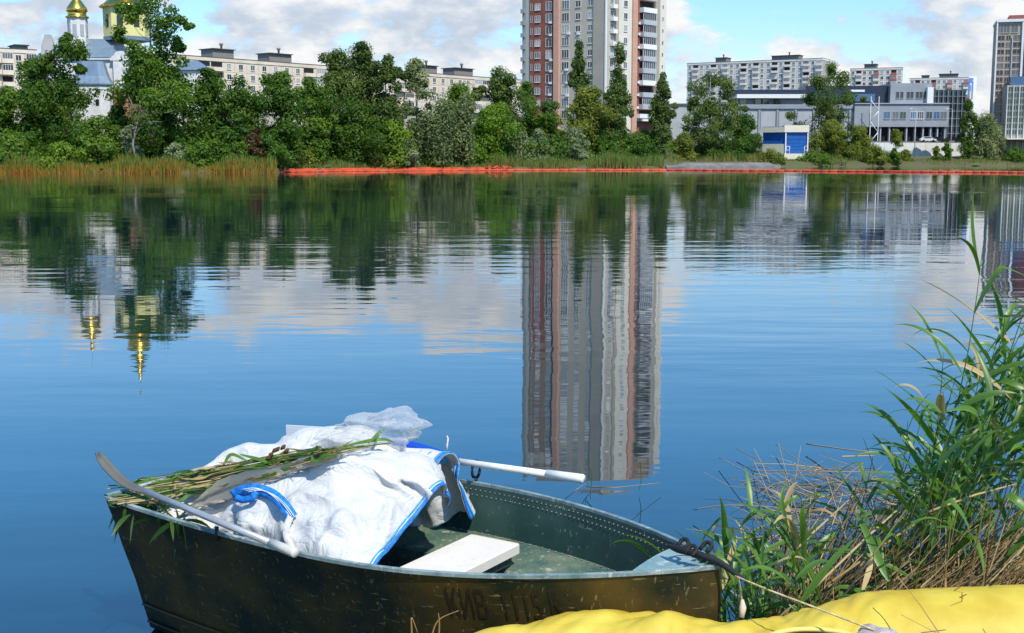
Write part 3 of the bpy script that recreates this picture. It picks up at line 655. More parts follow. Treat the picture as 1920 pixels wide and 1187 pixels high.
def church():
    D = 205.; zb = 3.
    t = thing('church', 'white brick church with blue metal roofs, gold dome and yellow belfry', 'church', (PX(190, D), D, zb))
    S = D / FPX
    def X(p): return PX(p, D)
    def Z(y): return PZ(y, D)
    x0, x1 = X(74), X(240); zr = Z(112); w = x1 - x0
    # nave walls: white over a brick plinth
    MB().box((x0, D, zb), (x1, D + 11, Z(168))).build('plinth', 'church_brick', t)
    MB().box((x0 + .05, D + .06, Z(167.9)), (x1 - .05, D + 10.9, zr)).build('nave_wall', 'church_white', t)
    o = MB(); o.box((x0 - .25, D - .3, zr), (x1 + .25, D + 11.3, zr + .35)); o.build('cornice', 'church_white', t)
    yt = Z(69)
    o = MB(); zc = zr + .36; rr = [(x0 - .35, D - .4), (x1 + .35, D - .4), (x1 + .35, D + 11.4), (x0 - .35, D + 11.4)]
    mid = [(x0 + .8, D + 1.6), (x1 - 2.6, D + 1.6), (x1 - 2.6, D + 9.4), (x0 + .8, D + 9.4)]; tp = [(X(150), D + 3.6), (X(208), D + 3.6), (X(208), D + 7.5), (X(150), D + 7.5)]
    o.prism(rr, zc, zc + 1.5, top=mid); o.prism(mid, zc + 1.5, yt, top=tp); o.build('roof', 'church_roof', t)
    def gable(cx, hw, zlo, zhi, y, nm, mat):                    # curved baroque gable
        pts = [(-1, 0), (-1, .25), (-.82, .45), (-.62, .55), (-.48, .85), (-.2, .98), (.2, .98), (.48, .85), (.62, .55), (.82, .45), (1, .25), (1, 0)]
        V = [(cx + a * hw, yy, zlo + b * (zhi - zlo)) for yy in (y, y + .5) for a, b in pts]; n = len(pts)
        return MB().add(V, [tuple(range(n)), tuple(range(n, 2 * n))[::-1]] + [(i, i + n, (i + 1) % n + n, (i + 1) % n) for i in range(n)]).build(nm, mat, t)
    gable(X(98), 2.3, zb + 6, Z(62), D - .6, 'gable', 'church_grey'); gable(X(232), 1.7, zr - .2, Z(96), D - .7, 'gable', 'church_white')
    MB().box((X(217), D - .65, zb), (X(245), D - .05, Z(168))).build('buttress_plinth', 'church_brick', t); MB().box((X(217.5), D - .62, Z(167.8)), (X(244.5), D - .06, zr - .25)).build('buttress', 'church_white', t)
    # apse with its own bell-shaped roof
    ax0, ax1 = X(158), X(215)
    apse = [(ax0, D - 3.4), (ax1 - 1.2, D - 3.4), (ax1, D - 2.4), (ax1, D - .7), (ax0 - 1.2, D - .1), (ax0 - 1.2, D - 2.4)]
    MB().prism(apse, zb, Z(161)).build('apse_wall', 'church_white', t)
    c = np.array([(ax0 + ax1) / 2, D - 1.0]); sc = lambda k, dx=0: [tuple(c + (np.array(p) - c) * k + np.array([dx, 0])) for p in apse]
    o = MB(); z1 = Z(161); o.prism(sc(1.1), z1, z1 + .2); o.prism(sc(1.1), z1 + .2, z1 + 1.4, top=sc(.86)); o.prism(sc(.86), z1 + 1.4, z1 + 3.8, top=sc(.62, -.1)); o.build('apse_roof', 'church_roof', t)
    MB().box((X(193), D - 3.5, Z(199)), (X(199), D - 3.38, Z(188))).build('apse_window', 'pane_dark', t)
    def drum(cx, y, r, za, zbm, mat, nm, n=8):
        a0 = math.pi / n; poly = [(cx + r * math.cos(a0 + 2 * math.pi * i / n), y + r * math.sin(a0 + 2 * math.pi * i / n)) for i in range(n)]
        return MB().prism(poly, za, zbm).build(nm, mat, t)
    # small white drum with gold onion
    cx, y, r = X(142), D + 2.6, 1.62
    d = drum(cx, y, r, zr, Z(30.5), 'church_white', 'white_drum')
    for i in range(8):
        a = 2 * math.pi * i / 8; px_, py_ = cx + (r * .925) * math.cos(a), y + (r * .925) * math.sin(a)
        q = MB(); q.box((-.32, -.06, 0), (.32, .06, 1.9)); me = q.mesh('drum_window', 'office_pale'); link('drum_window', me, d, (px_, py_, Z(66)), a + math.pi / 2)
    MB().lathe((cx, y, Z(30.4)), [(1.85, 0), (1.9, .2), (1.5, .3), (1.5, .95), (1.7, 1.05), (1.72, 1.3), (1.55, 1.7), (1.05, 2.4), (.6, 3.0), (.35, 3.6), (.28, 4.4), (.42, 4.6), (.45, 4.9), (.2, 5.3), (.05, 5.8), (.05, 7.0)], 20).build('gold_dome', 'gold', t)
    # yellow octagonal belfry with gold roof and spire
    cx, y, r = X(225), D + 5.2, 3.72
    d = drum(cx, y, r, Z(69), Z(7), 'church_yellow', 'belfry'); drum(cx, y, r * 1.02, Z(72), Z(64.5), 'church_roof', 'belfry_base')
    for i in range(8):
        a = 2 * math.pi * i / 8; q = MB(); w2, h2 = .5, 2.1
        pts = [(-w2, 0), (w2, 0), (w2, h2 - .4), (w2 * .7, h2 - .1), (0, h2), (-w2 * .7, h2 - .1), (-w2, h2 - .4)]
        V = [(p[0], yy, p[1]) for yy in (-.06, .06) for p in pts]; n = 7
        q.add(V, [tuple(range(n)), tuple(range(n, 2 * n))[::-1]] + [(k, k + n, (k + 1) % n + n, (k + 1) % n) for k in range(n)])
        link('arched_window', q.mesh('arched_window', 'pane_dark'), d, (cx + r * .925 * math.cos(a), y + r * .925 * math.sin(a), Z(47)), a + math.pi / 2)
    MB().lathe((cx, y, Z(8)), [(4.3, 0), (4.3, .2), (3.6, .6), (2.7, 1.5), (1.9, 2.1), (1.7, 2.5), (1.9, 2.8), (2.1, 3.3), (2.0, 3.9), (1.4, 4.8), (.7, 5.6), (.35, 6.4), (.25, 7.2), (.4, 7.5), (.4, 7.8), (.08, 8.2), (.08, 11.)], 20).build('gold_roof', 'gold', t)
    x2 = X(372); MB().box((X(310), D + 4, zb), (x2, D + 12, Z(128))).build('side_chapel', 'church_white', t)
    MB().prism([(X(306), D + 3.6), (X(376), D + 3.6), (X(376), D + 12.4), (X(306), D + 12.4)], Z(128), Z(108), top=[(X(328), D + 7), (X(352), D + 7), (X(352), D + 9), (X(328), D + 9)]).build('side_roof', 'church_roof', t)
church()

# ------------------------------------------------------------------ trees and shrubs of the far bank
def leaf_quads(rng, pts, dirs, size, elong=1.6):
    n = len(pts); nm = dirs * 1.1 + rng.normal(0, .5, (n, 3)) + np.array([0, 0, .35]); nm /= np.linalg.norm(nm, axis=1)[:, None]
    a = np.cross(nm, rng.normal(0, 1, (n, 3))); a /= np.linalg.norm(a, axis=1)[:, None] + 1e-9; b = np.cross(nm, a)
    s = (size * rng.uniform(.6, 1.35, n))[:, None]
    return np.stack([pts - a * s * elong * .5, pts + b * s * .42, pts + a * s * elong * .5, pts - b * s * .42], 1)
def clump_leaves(rng, cl, rad, n, size, droop=0., flat=.8):
    k = len(cl); idx = rng.integers(0, k, n); d = rng.normal(0, 1, (n, 3)); d /= np.linalg.norm(d, axis=1)[:, None]
    rr = rad[idx] * rng.uniform(.25, 1., n) ** .6
    p = cl[idx] + d * rr[:, None] * np.array([1, 1, flat])
    if droop: p[:, 2] -= rng.uniform(0, 1, n) ** 1.3 * droop * rad[idx]
    tone = np.clip(rng.normal(.5, .26, k)[idx] + rng.normal(0, .15, n), 0, 1)
    return leaf_quads(rng, p, d, size), tone
def tree(name, label, cat, px, ytop, wpx, D, mat, kind='round', base=None, trunk='bark', seed=0, leaf=.31, dens=1., cb=.12, group=None, lobes=None, lean=0.):
    rng = np.random.default_rng(seed + int(px) * 7 + 13); D = max(D, shoreD(px) + 2.)
    zb = ground_at(px, D) - .15; x = PX(px, D); Hh = PZ(ytop, D) - zb; W = wpx * D / FPX * (1.15 if kind == 'poplar' else 1.45)
    t = thing(name, label, cat, (x, D, zb), group); o3 = np.array([x, D, zb])
    def prof(f):                                # half width of the crown at height fraction f
        if kind == 'poplar': return .5 * W * np.clip(np.minimum((f + .25) * 1.9, 1) * np.clip((1 - f) * 2.6, 0, 1) ** .7, .04, 1)
        if kind == 'tall': return .5 * W * np.clip(np.sin(np.pi * (f * .84 + .10)) ** .5, .06, 1)
        if kind == 'bush': return .5 * W * np.clip(np.sqrt(np.clip(1 - f ** 2, 0, 1)), .15, 1)
        if kind == 'willow': return .5 * W * np.clip(np.sqrt(np.clip(1 - (f * 1.02) ** 3, 0, 1)) * (.85 + .15 * f), .1, 1)
        return .5 * W * np.clip(np.sin(np.pi * (f * .78 + .17)) ** .5, .08, 1)
    nc = {'poplar': 46, 'tall': 54, 'bush': 30, 'willow': 40, 'round': 66}[kind]
    f = rng.beta(1.0, 1.05, nc); ang = rng.uniform(0, 2 * math.pi, nc); ph = rng.uniform(0, 6, 3)
    lob = .84 + .26 * np.sin(2 * ang + ph[0] + 7 * f) + .2 * np.sin(5 * ang + ph[1] + 11 * f)
    rad = np.maximum(np.minimum(W * .17, 2.0) * rng.uniform(.5, 1.35, nc), .4)
    if kind == 'poplar': rad *= 1.15
    pr = np.maximum(prof(f) * lob - rad * .75, .05) * np.sqrt(rng.uniform(.05, 1, nc))
    top = Hh - rad * .8
    cl = np.stack([pr * np.cos(ang) + lean * f * Hh, pr * np.sin(ang) * .9, Hh * cb + (top - Hh * cb) * f], 1) + o3
    if lobes:                                  # limbs that can be told apart: a crown of separate lobes
        c_, r_ = [], []
        for lx, ly, lr in lobes:
            ctr = at(lx, ly, D + rng.normal(0, lr * D / FPX * .6)); R_ = lr * D / FPX
            for q in range(6): dv = rng.normal(0, 1, 3); dv /= np.linalg.norm(dv); c_.append(ctr + dv * R_ * rng.uniform(.2, .75)); r_.append(R_ * rng.uniform(.38, .72))
        keep = (cl[:, 2] - zb < .62 * Hh); cl = np.concatenate([np.array(c_), cl[keep]]); rad = np.concatenate([np.array(r_), rad[keep]]); nc = len(cl)
    area = math.pi * W * Hh * (1 - cb); n = int(np.clip(area * 21 * dens * (.36 / leaf) ** 2, 1200, 18000))
    Q, T = clump_leaves(rng, cl, rad, n, leaf, droop=2.2 if kind == 'willow' else 0., flat=1.3 if kind in ('poplar', 'willow') else .85)
    if kind == 'willow': Q[:, :, 2] = np.maximum(Q[:, :, 2], zb + .3)
    link('crown', quadmesh('crown', Q, T, mat, o3), t, o3)
    m = MB(); r0 = max(.07, Hh * .013); bend = rng.normal(0, .02 * Hh, 2)
    P = [o3 + np.array([bend[0] * s * s + lean * s * Hh * .9, bend[1] * s * s, Hh * s * .93]) for s in np.linspace(0, 1, 7)]
    m.tube(P, r0 * np.linspace(1.15, .12, 7), 7)
    for i in rng.choice(nc, min(9, nc), False):
        fr = np.clip((cl[i][2] - zb) / Hh - rng.uniform(.08, .2), .06, .85); b0 = o3 + np.array([bend[0] * fr * fr + lean * fr * Hh * .9, bend[1] * fr * fr, Hh * .93 * fr])
        md = (b0 + cl[i]) / 2 + np.array([0, 0, -.05 * Hh * rng.random()]); m.tube([b0, md, cl[i]], [r0 * .45 * (1.1 - fr), r0 * .3 * (1.1 - fr), .02], 5)
    m.build('trunk', trunk, t); return t
TR = 'tree'
def far_trees():
    L_ = [ # name, label, px, ytop, width, D, mat, kind, extra
    ('broad_tree', 'low rounded green tree at the left edge below the beige block', 12, 160, 120, 184, 'leaf_mid', 'round', {}),
    ('broad_tree', 'dark leafy tree standing before the church gable', 108, 62, 118, 186, 'leaf_dark', 'round', {'cb': .1, 'lobes': [(127, 74, 15), (116, 96, 28), (92, 112, 26), (140, 100, 26), (70, 128, 24), (110, 138, 42), (152, 130, 14), (60, 152, 28), (122, 172, 48), (82, 192, 46), (150, 190, 36), (50, 188, 28), (110, 225, 56), (70, 244, 44), (150, 244, 40)]}),
    ('broad_tree', 'smaller dark tree tucked at the foot of the church trees', 68, 100, 70, 190, 'leaf_dark', 'tall', {}),
    ('tall_tree', 'tallest ragged tree, its top cut off by the frame beside the yellow belfry', 283, -14, 128, 184, 'leaf_mid', 'round', {'cb': .34, 'dens': .9, 'seed': 4, 'lobes': [(285, 12, 42), (246, 32, 32), (328, 38, 26), (352, 48, 11), (224, 66, 20), (292, 58, 36), (252, 92, 32), (302, 100, 38), (332, 84, 18), (268, 130, 44), (312, 150, 46), (262, 168, 40), (328, 184, 42), (286, 205, 50), (240, 150, 24)]}),
    ('broad_tree', 'dark tree filling in below the tallest ragged tree', 318, 118, 112, 187, 'leaf_dark', 'round', {'cb': .05}),
    ('broad_tree', 'dark green tree right of the tallest ragged tree', 395, 122, 82, 188, 'leaf_dark', 'tall', {}),
    ('broad_tree', 'narrow dark tree before the cream block, second from the ragged tree', 446, 130, 74, 187, 'leaf_dark', 'tall', {'seed': 2}),
    ('broad_tree', 'full dark green tree with rounded top beneath the roof hut', 524, 128, 104, 190, 'leaf_dark', 'round', {'cb': .06}),
    ('broad_tree', 'mid green tree left of the tall poplar group', 586, 142, 84, 200, 'leaf_mid', 'round', {'cb': .05}),
    ('poplar', 'leftmost tall poplar of the dense group with pale trunks', 633, 88, 78, 208, 'leaf_poplar', 'tall', {'trunk': 'bark_pale', 'cb': .1}),
    ('poplar', 'tallest poplar of the dense middle group', 683, 74, 84, 210, 'leaf_poplar', 'tall', {'seed': 5, 'cb': .08}),
    ('poplar', 'rightmost poplar of the dense middle group', 727, 98, 62, 209, 'leaf_poplar', 'tall', {'seed': 3, 'cb': .1}),
    ('broad_tree', 'deep green tree filling below the dense poplar group', 662, 172, 120, 206, 'leaf_dark', 'round', {'cb': .03}),
    ('birch', 'slim pale green tree with white trunk beside the willows', 781, 104, 58, 211, 'leaf_willow', 'tall', {'trunk': 'bark_pale', 'dens': .7, 'cb': .2}),
    ('broad_tree', 'bright green tree low between the poplar group and the slim pale tree', 738, 222, 66, 206, 'leaf_bright', 'round', {'cb': .02}),
    ('willow', 'large silvery weeping willow beside the slim pale tree', 826, 178, 88, 212, 'leaf_willow', 'willow', {'cb': .3}),
    ('willow', 'narrow silvery weeping willow right of the large one', 872, 172, 52, 213, 'leaf_willow', 'willow', {'cb': .3, 'seed': 2}),
    ('broad_tree', 'green tree rising behind the two silvery willows', 866, 150, 74, 224, 'leaf_mid', 'round', {}),
    ('poplar', 'twin topped green poplar left of the tower', 934, 118, 72, 230, 'leaf_poplar', 'tall', {'cb': .1}),
    ('broad_tree', 'bright green spreading tree low on the bank left of the tower', 928, 188, 92, 222, 'leaf_bright', 'round', {'cb': .02}),
    ('poplar', 'pointed green poplar overlapping the tower bricks', 988, 150, 56, 236, 'leaf_mid', 'tall', {'cb': .06}),
    ('broad_tree', 'dark tree at the base of the tower bricks', 1028, 182, 52, 240, 'leaf_dark', 'tall', {'cb': .05}),
    ('poplar', 'columnar poplar before the tower grey wall', 1085, 77, 46, 252, 'leaf_poplar', 'poplar', {'cb': .05, 'dens': 1.2}),
    ('poplar', 'columnar poplar before the tower cream wall', 1161, 79, 44, 255, 'leaf_poplar', 'poplar', {'cb': .06, 'dens': 1.1, 'seed': 2}),
    ('poplar', 'columnar poplar just right of the tower', 1242, 130, 44, 246, 'leaf_poplar', 'poplar', {'cb': .03, 'dens': 1.2}),
    ('willow', 'rounded olive willow at the foot of the tower', 1100, 160, 84, 240, 'leaf_olive', 'round', {'cb': .1}),
    ('broad_tree', 'dark olive tree between the two tower poplars', 1152, 154, 62, 242, 'leaf_poplar', 'round', {'cb': .05}),
    ('broad_tree', 'low dark tree under the tower entrance canopy', 1206, 238, 62, 250, 'leaf_dark', 'round', {'cb': .0}),
    ('birch', 'loose hanging birch before the grey office low wing', 1331, 132, 118, 284, 'leaf_poplar', 'round', {'dens': 1.0, 'cb': .16, 'trunk': 'bark_pale', 'lobes': [(1336, 152, 24), (1312, 166, 26), (1358, 162, 24), (1297, 192, 18), (1340, 192, 38), (1374, 196, 12), (1310, 218, 30), (1348, 232, 36), (1300, 248, 26), (1332, 262, 34)]}),
    ('broad_tree', 'dense dark rounded tree left of the blue pavilion', 1398, 208, 78, 300, 'leaf_dark', 'bush', {'cb': .06}),
    ('broad_tree', 'upright green tree in front of the office right of the blue pavilion', 1555, 120, 112, 320, 'leaf_poplar', 'round', {'cb': .22, 'dens': 1.0, 'lobes': [(1556, 140, 22), (1534, 152, 24), (1577, 152, 25), (1520, 182, 18), (1556, 182, 40), (1590, 186, 20), (1546, 214, 34), (1570, 218, 30)]}),
    ('broad_tree', 'spreading olive tree low beside the blue pavilion', 1560, 222, 92, 306, 'leaf_olive', 'bush', {'cb': .05}),
    ('broad_tree', 'spreading olive tree before the fire stair', 1612, 226, 62, 312, 'leaf_olive', 'bush', {'cb': .05}),
    ('small_tree', 'small leaning tree against the pale block wall', 1686, 240, 30, 308, 'leaf_olive', 'bush', {'cb': .5, 'lean': -.12, 'dens': .7}),
    ('poplar', 'dark narrow poplar beside the glass annex', 1816, 185, 34, 324, 'leaf_dark', 'poplar', {'cb': .02, 'dens': 1.3}),
    ('willow', 'pale rounded willow right of the dark narrow poplar', 1851, 206, 60, 325, 'leaf_willow', 'willow', {'cb': .15, 'dens': 1.2}),
    ('broad_tree', 'low green bush tree at the right edge above the wall', 1908, 274, 50, 322, 'leaf_mid', 'bush', {'cb': .05}),
    ]
    for i, (nm, lb, px, yt, w, D, mat, kd, ex) in enumerate(L_): tree(nm, lb, TR, px, yt, w, D, mat, kd, **ex)
    S_ = [('shrub', 'silver leaved shrub below the white trunked tree', 757, 245, 56, 205, 'leaf_silver'),
    ('shrub', 'silver green round shrub on the bank below the tower', 1078, 236, 62, 231, 'leaf_silver'),
    ('shrub', 'pale loose shrub in front of the bright spreading tree', 1010, 240, 56, 229, 'leaf_silver'),
    ('shrub', 'soft grey green shrub left of the bright spreading tree', 965, 226, 62, 222, 'leaf_willow'),
    ('shrub', 'bright green shrub under the narrow willow', 885, 262, 56, 217, 'leaf_bright'),
    ('shrub', 'bright shrub near the water at the left edge', 22, 246, 90, 178, 'leaf_mid'),
    ('shrub', 'bright green shrub below the dark church tree', 108, 262, 92, 177, 'leaf_bright'),
    ('shrub', 'green shrub beneath the brick plinth of the church', 176, 208, 88, 180, 'leaf_mid'),
    ('shrub', 'dark shrub between the church and the dead tree', 222, 192, 70, 186, 'leaf_dark'),
    ('shrub', 'round green shrub behind the dead tree', 242, 224, 44, 181, 'leaf_silver'),
    ('shrub', 'greyish shrub just right of the dead tree', 326, 258, 52, 179, 'leaf_silver'),
    ('shrub', 'green shrub second right of the dead tree', 374, 262, 60, 178, 'leaf_mid'),
    ('shrub', 'tall green shrub near the end of the reed belt', 424, 234, 58, 181, 'leaf_mid'),
    ('shrub', 'reddish brown shrub before the full dark tree', 478, 236, 36, 182, 'leaf_brown'),
    ('shrub', 'dark shrub at the open landing left of the orange boom', 500, 254, 66, 184, 'leaf_dark'),
    ('shrub', 'green shrub on the bank just past the landing', 570, 280, 62, 194, 'leaf_olive'),
    ('shrub', 'low olive shrub under the dense poplars', 700, 276, 62, 205, 'leaf_olive'),
    ('shrub', 'bright low shrub below the silver shrub', 812, 284, 42, 212, 'leaf_bright'),
    ('shrub', 'dark shrub at the foot of the tower poplars', 1128, 234, 66, 240, 'leaf_dark'),
    ('shrub', 'dark shrub left of the poplar beside the tower', 1196, 246, 54, 240, 'leaf_dark'),
    ('shrub', 'olive shrub between the poplar and the hanging birch', 1283, 246, 56, 276, 'leaf_olive'),
    ('shrub', 'dark shrub under the hanging birch', 1340, 250, 76, 286, 'leaf_dark'),
    ('shrub', 'low green shrub at the water before the olive tree', 1530, 282, 76, 296, 'leaf_mid'),
    ('shrub', 'small rounded shrub on the shore beside the block wall', 1680, 276, 24, 303, 'leaf_mid'),
    ('shrub', 'small bushy shrub left of the dark shore bush', 1702, 278, 26, 312, 'leaf_olive'),
    ('shrub', 'tall slim shrub against the pale block wall', 1779, 262, 20, 317, 'leaf_mid'),
    ('shrub', 'slim shrub on the wall left of the tall slim one', 1760, 272, 18, 316, 'leaf_olive'),
    ('shrub', 'olive shrub on the dry slope beside the pavilion plinth', 1448, 276, 44, 288, 'leaf_olive'),
    ('shrub', 'dry olive shrub on the slope right of the spreading trees', 1642, 268, 52, 302, 'leaf_olive')]
    for i, (nm, lb, px, yt, w, D, mat) in enumerate(S_): tree(nm, lb, 'shrub', px, yt, w, D, mat, 'bush', cb=.02, seed=i, leaf=.30, dens=1.2)
    # the bare dead tree
    D = 177.; x = PX(252, D); zb = ground_at(252, D) - .1; o = np.array([x, D, zb]); rng = np.random.default_rng(9)
    t = thing('dead_tree', 'bare grey dead tree leaning over the reed belt', 'tree', o)
    def pt(px, y, dy=0): return at(px, y, D + dy)
    m = MB(); m.tube([o, pt(249, 270), pt(256, 235), pt(261, 215), pt(262, 188)], [.2, .17, .13, .09, .03], 7); m.build('trunk', 'bark_dead', t)
    for P in ([(258, 216), (248, 196), (240, 176)], [(260, 222), (280, 212), (300, 208)], [(260, 220), (285, 196), (302, 184), (320, 178)], [(256, 236), (275, 229), (305, 228)], [(261, 214), (268, 196), (266, 182)],
              [(286, 196), (290, 176), (294, 150)], [(252, 250), (262, 240), (272, 238)], [(285, 210), (310, 212), (330, 206)], [(262, 214), (276, 198), (282, 186)]):
        dy = rng.uniform(-1.5, 1.5, len(P)); dy[0] = 0; m = MB(); m.tube([pt(a, b, d) for (a, b), d in zip(P, dy)], np.linspace(.075, .015, len(P)), 5); m.build('branch', 'bark_dead', t)
    # a wood that closes the view far behind, read as one mass
    rng = np.random.default_rng(77); Q = []; T = []
    for k in range(200):
        px = rng.uniform(-1400, 3300); D = rng.uniform(760, 900) if 1240 < px < 2000 else rng.uniform(470, 620); z = ground_at(px, D); h = rng.uniform(9, 17) if not 1240 < px < 2000 else rng.uniform(7, 13)
        n = 16; cl = np.stack([PX(px, D) + rng.normal(0, 3.5, n), D + rng.normal(0, 3, n), z + rng.uniform(.1, .95, n) * h], 1)
        q, tt = clump_leaves(rng, cl, rng.uniform(1.2, 2.6, n), 260, 1.0); Q.append(q); T.append(tt)
    o = link('distant_wood', quadmesh('distant_wood', np.concatenate(Q), np.concatenate(T), 'leaf_dark')); tag(o, 'dark band of distant trees behind the buildings', 'wood', kind='stuff')
    # undergrowth mass on the bank between the trunks
    Q = []; T = []
    for k in range(560):
        px = rng.uniform(-260, 1250) if k < 420 else rng.uniform(-1300, -260); D = shoreD(px) + rng.uniform(7, 34); z = ground_at(px, D); n = 7; s = rng.uniform(.8, 1.5)
        cl = np.stack([PX(px, D) + rng.normal(0, 1.3, n), D + rng.normal(0, 1, n), z + rng.uniform(.2, 3.6, n) * s], 1)
        q, tt = clump_leaves(rng, cl, rng.uniform(.6, 1.2, n), 150, .36); Q.append(q); T.append(np.clip(tt * .8 + rng.normal(0, .12), 0, 1))
    o = link('undergrowth', quadmesh('undergrowth', np.concatenate(Q), np.concatenate(T), 'leaf_mid')); tag(o, 'dense green undergrowth beneath the bank trees', 'undergrowth', kind='stuff')
far_trees()
def far_grass():
    rng = np.random.default_rng(31)
    def field(name, label, p0, p1, s0, s1, n, h0, h1, w, mat, lean=.12, zf=None):
        px = rng.uniform(p0, p1, n); s = s0 + (s1 - s0) * rng.uniform(0, 1, n); D = np.array([shoreD(a) for a in px]) + s
        P = np.stack([[PX(a, d) for a, d in zip(px, D)], D, [ground_at(a, d) - .05 for a, d in zip(px, D)]], 1)
        patch = .78 + .55 * np.sin(px * .045) * np.sin(px * .017 + 1.3) + rng.normal(0, .12, n)
        Q, T = blades(rng, P, rng.uniform(h0, h1, n) * patch, np.full(n, w), lean)
        tj = np.tile(rng.normal(0, .16, n), len(Q) // n); T = np.clip(T + tj[:, None], 0, 1)
        tag(link(name, quadmesh(name, Q, T, mat)), label, 'reeds' if 'reed' in name else 'grass', kind='stuff')
    field('reed_belt', 'belt of reeds with dry orange feet along the left shore', -700, 516, -.8, 5., 14000, .7, 2.1, .16, 'belt')
    field('bank_grass', 'low dry and green grass along the shore behind the orange boom', 548, 945, .4, 9, 6500, .5, 1.5, .12, 'meadow')
    field('reed_fringe', 'bright green grass fringe on the shore below the tower', 925, 1246, .2, 12, 9000, 1.0, 2.0, .15, 'meadow')
    field('slope_grass', 'dry grass on the slopes around the blue pavilion', 1256, 1700, 5, 28, 9000, .7, 1.9, .15, 'meadow')
    field('shore_grass', 'thin dry grass along the far right shore', 1640, 2040, .4, 9, 2600, .4, 1.0, .14, 'meadow')
far_grass()
def orange_boom():
    pts = np.array([(522, 183.5), (600, 190), (700, 197), (820, 205), (930, 210), (1050, 212), (1250, 210), (1350, 205), (1450, 200), (1600, 192), (1750, 184), (1920, 176), (2200, 166)])
    t = thing('floating_boom', 'long orange floating boom stretched across the water along the far shore', 'floating boom', (PX(960, 211), 211, 0)); rng = np.random.default_rng(2)
    px = np.arange(522, 2150, 17.); W = np.array([(PX(p, np.interp(p, pts[:, 0], pts[:, 1])), np.interp(p, pts[:, 0], pts[:, 1])) for p in px]); W[:, 1] += .5 * np.sin(px * .021)
    for i in range(len(px) - 1):
        a, b = W[i], W[i + 1]; d = (b - a); r = .22 if px[i] > 960 else .2
        P = [(*(a + d * s), .06 + rng.normal(0, .012)) for s in (-.02, .08, .5, .92, 1.02)]
        m = MB(); m.tube(P, [r * .7, r, r * rng.uniform(.9, 1.1), r, r * .7], 7); m.build('float_section', 'orange', t)
    m = MB(); m.tube([(a[0], a[1] + .02, .2) for a in W], .03, 4); m.build('cable', 'orange', t)
    # slack fabric heaped on the shore
    h = thing('fabric_heap', 'heap of slack orange boom fabric on the shore left of the tower', 'boom fabric', (PX(930, 213), 213, 0))
    for k in range(9):
        p = 915 + k * 5 + rng.uniform(-3, 3); m = MB(); P = [np.array([PX(p + q * 7, 213), 213 + rng.uniform(-.6, .6), .15 + rng.uniform(0, .8) * (1 - abs(q))]) for q in (-1, -.4, .2, .9)]
        m.tube(P, [.06, .22, .2, .05], 5, squash=.6); m.build('fold', 'orange', h)
    s = MB(); 
    G = []
    for p in np.arange(528, 960, 6.):
        D = shoreD(p) - .8; G.append([(PX(p, D), D + a, z + rng.normal(0, .03)) for a, z in ((-.5, -.1), (-.2, .16), (.3, .26), (.9, .34), (1.4, .5))])
    s.grid(G); o = s.build('boom_skirt', 'orange'); tag(o, 'crumpled orange boom skirt washed against the shore left of the tower', 'boom skirt')
orange_boom()

# ------------------------------------------------------------------ the rowing boat
HD = 2.58; AX = np.array([math.cos(HD), math.sin(HD)]); PP = np.array([math.sin(HD), -math.cos(HD)]); BOW = np.array([.779, 4.439]); BL = 2.709
def beam(a):
    a = np.asarray(a, float); s = np.clip(a / 1.511, 0, 1); b = .612 * (1 - (1 - s) ** 2.07)
    return b * (1 - .056 * np.clip((a - 1.511) / (BL - 1.511), 0, 1) ** 2) + .02
def sheer(a):
    x = np.asarray(a, float) / BL; return .48 * (1 - x) * (1 - 2 * x) + .433 * 4 * x * (1 - x) + .476 * x * (2 * x - 1) + .22
def W(a, p, z): q = BOW + a * AX + p * PP; return np.array([q[0], q[1], z])
SEC = [(0, 1.), (.05, .97), (.12, .925), (.24, .86), (.42, .75), (.58, .67), (.68, .62), (.74, .45), (.80, .0)]
def hull_pt(a, side, k, inset=0.):
    """k runs 0 at the gunwale to 1 at the keel"""
    d = np.interp(k, np.linspace(0, 1, 9), [s[0] for s in SEC]); w = np.interp(k, np.linspace(0, 1, 9), [s[1] for s in SEC])
    rise = .42 * max(0, 1 - a / .75) ** 2; zs = 1 - rise; return W(a, side * max(beam(a) * w - inset, 0), sheer(a) - d * zs)
STA = np.concatenate([np.linspace(0, .3, 12) ** 1.0, np.linspace(.36, BL, 36)])
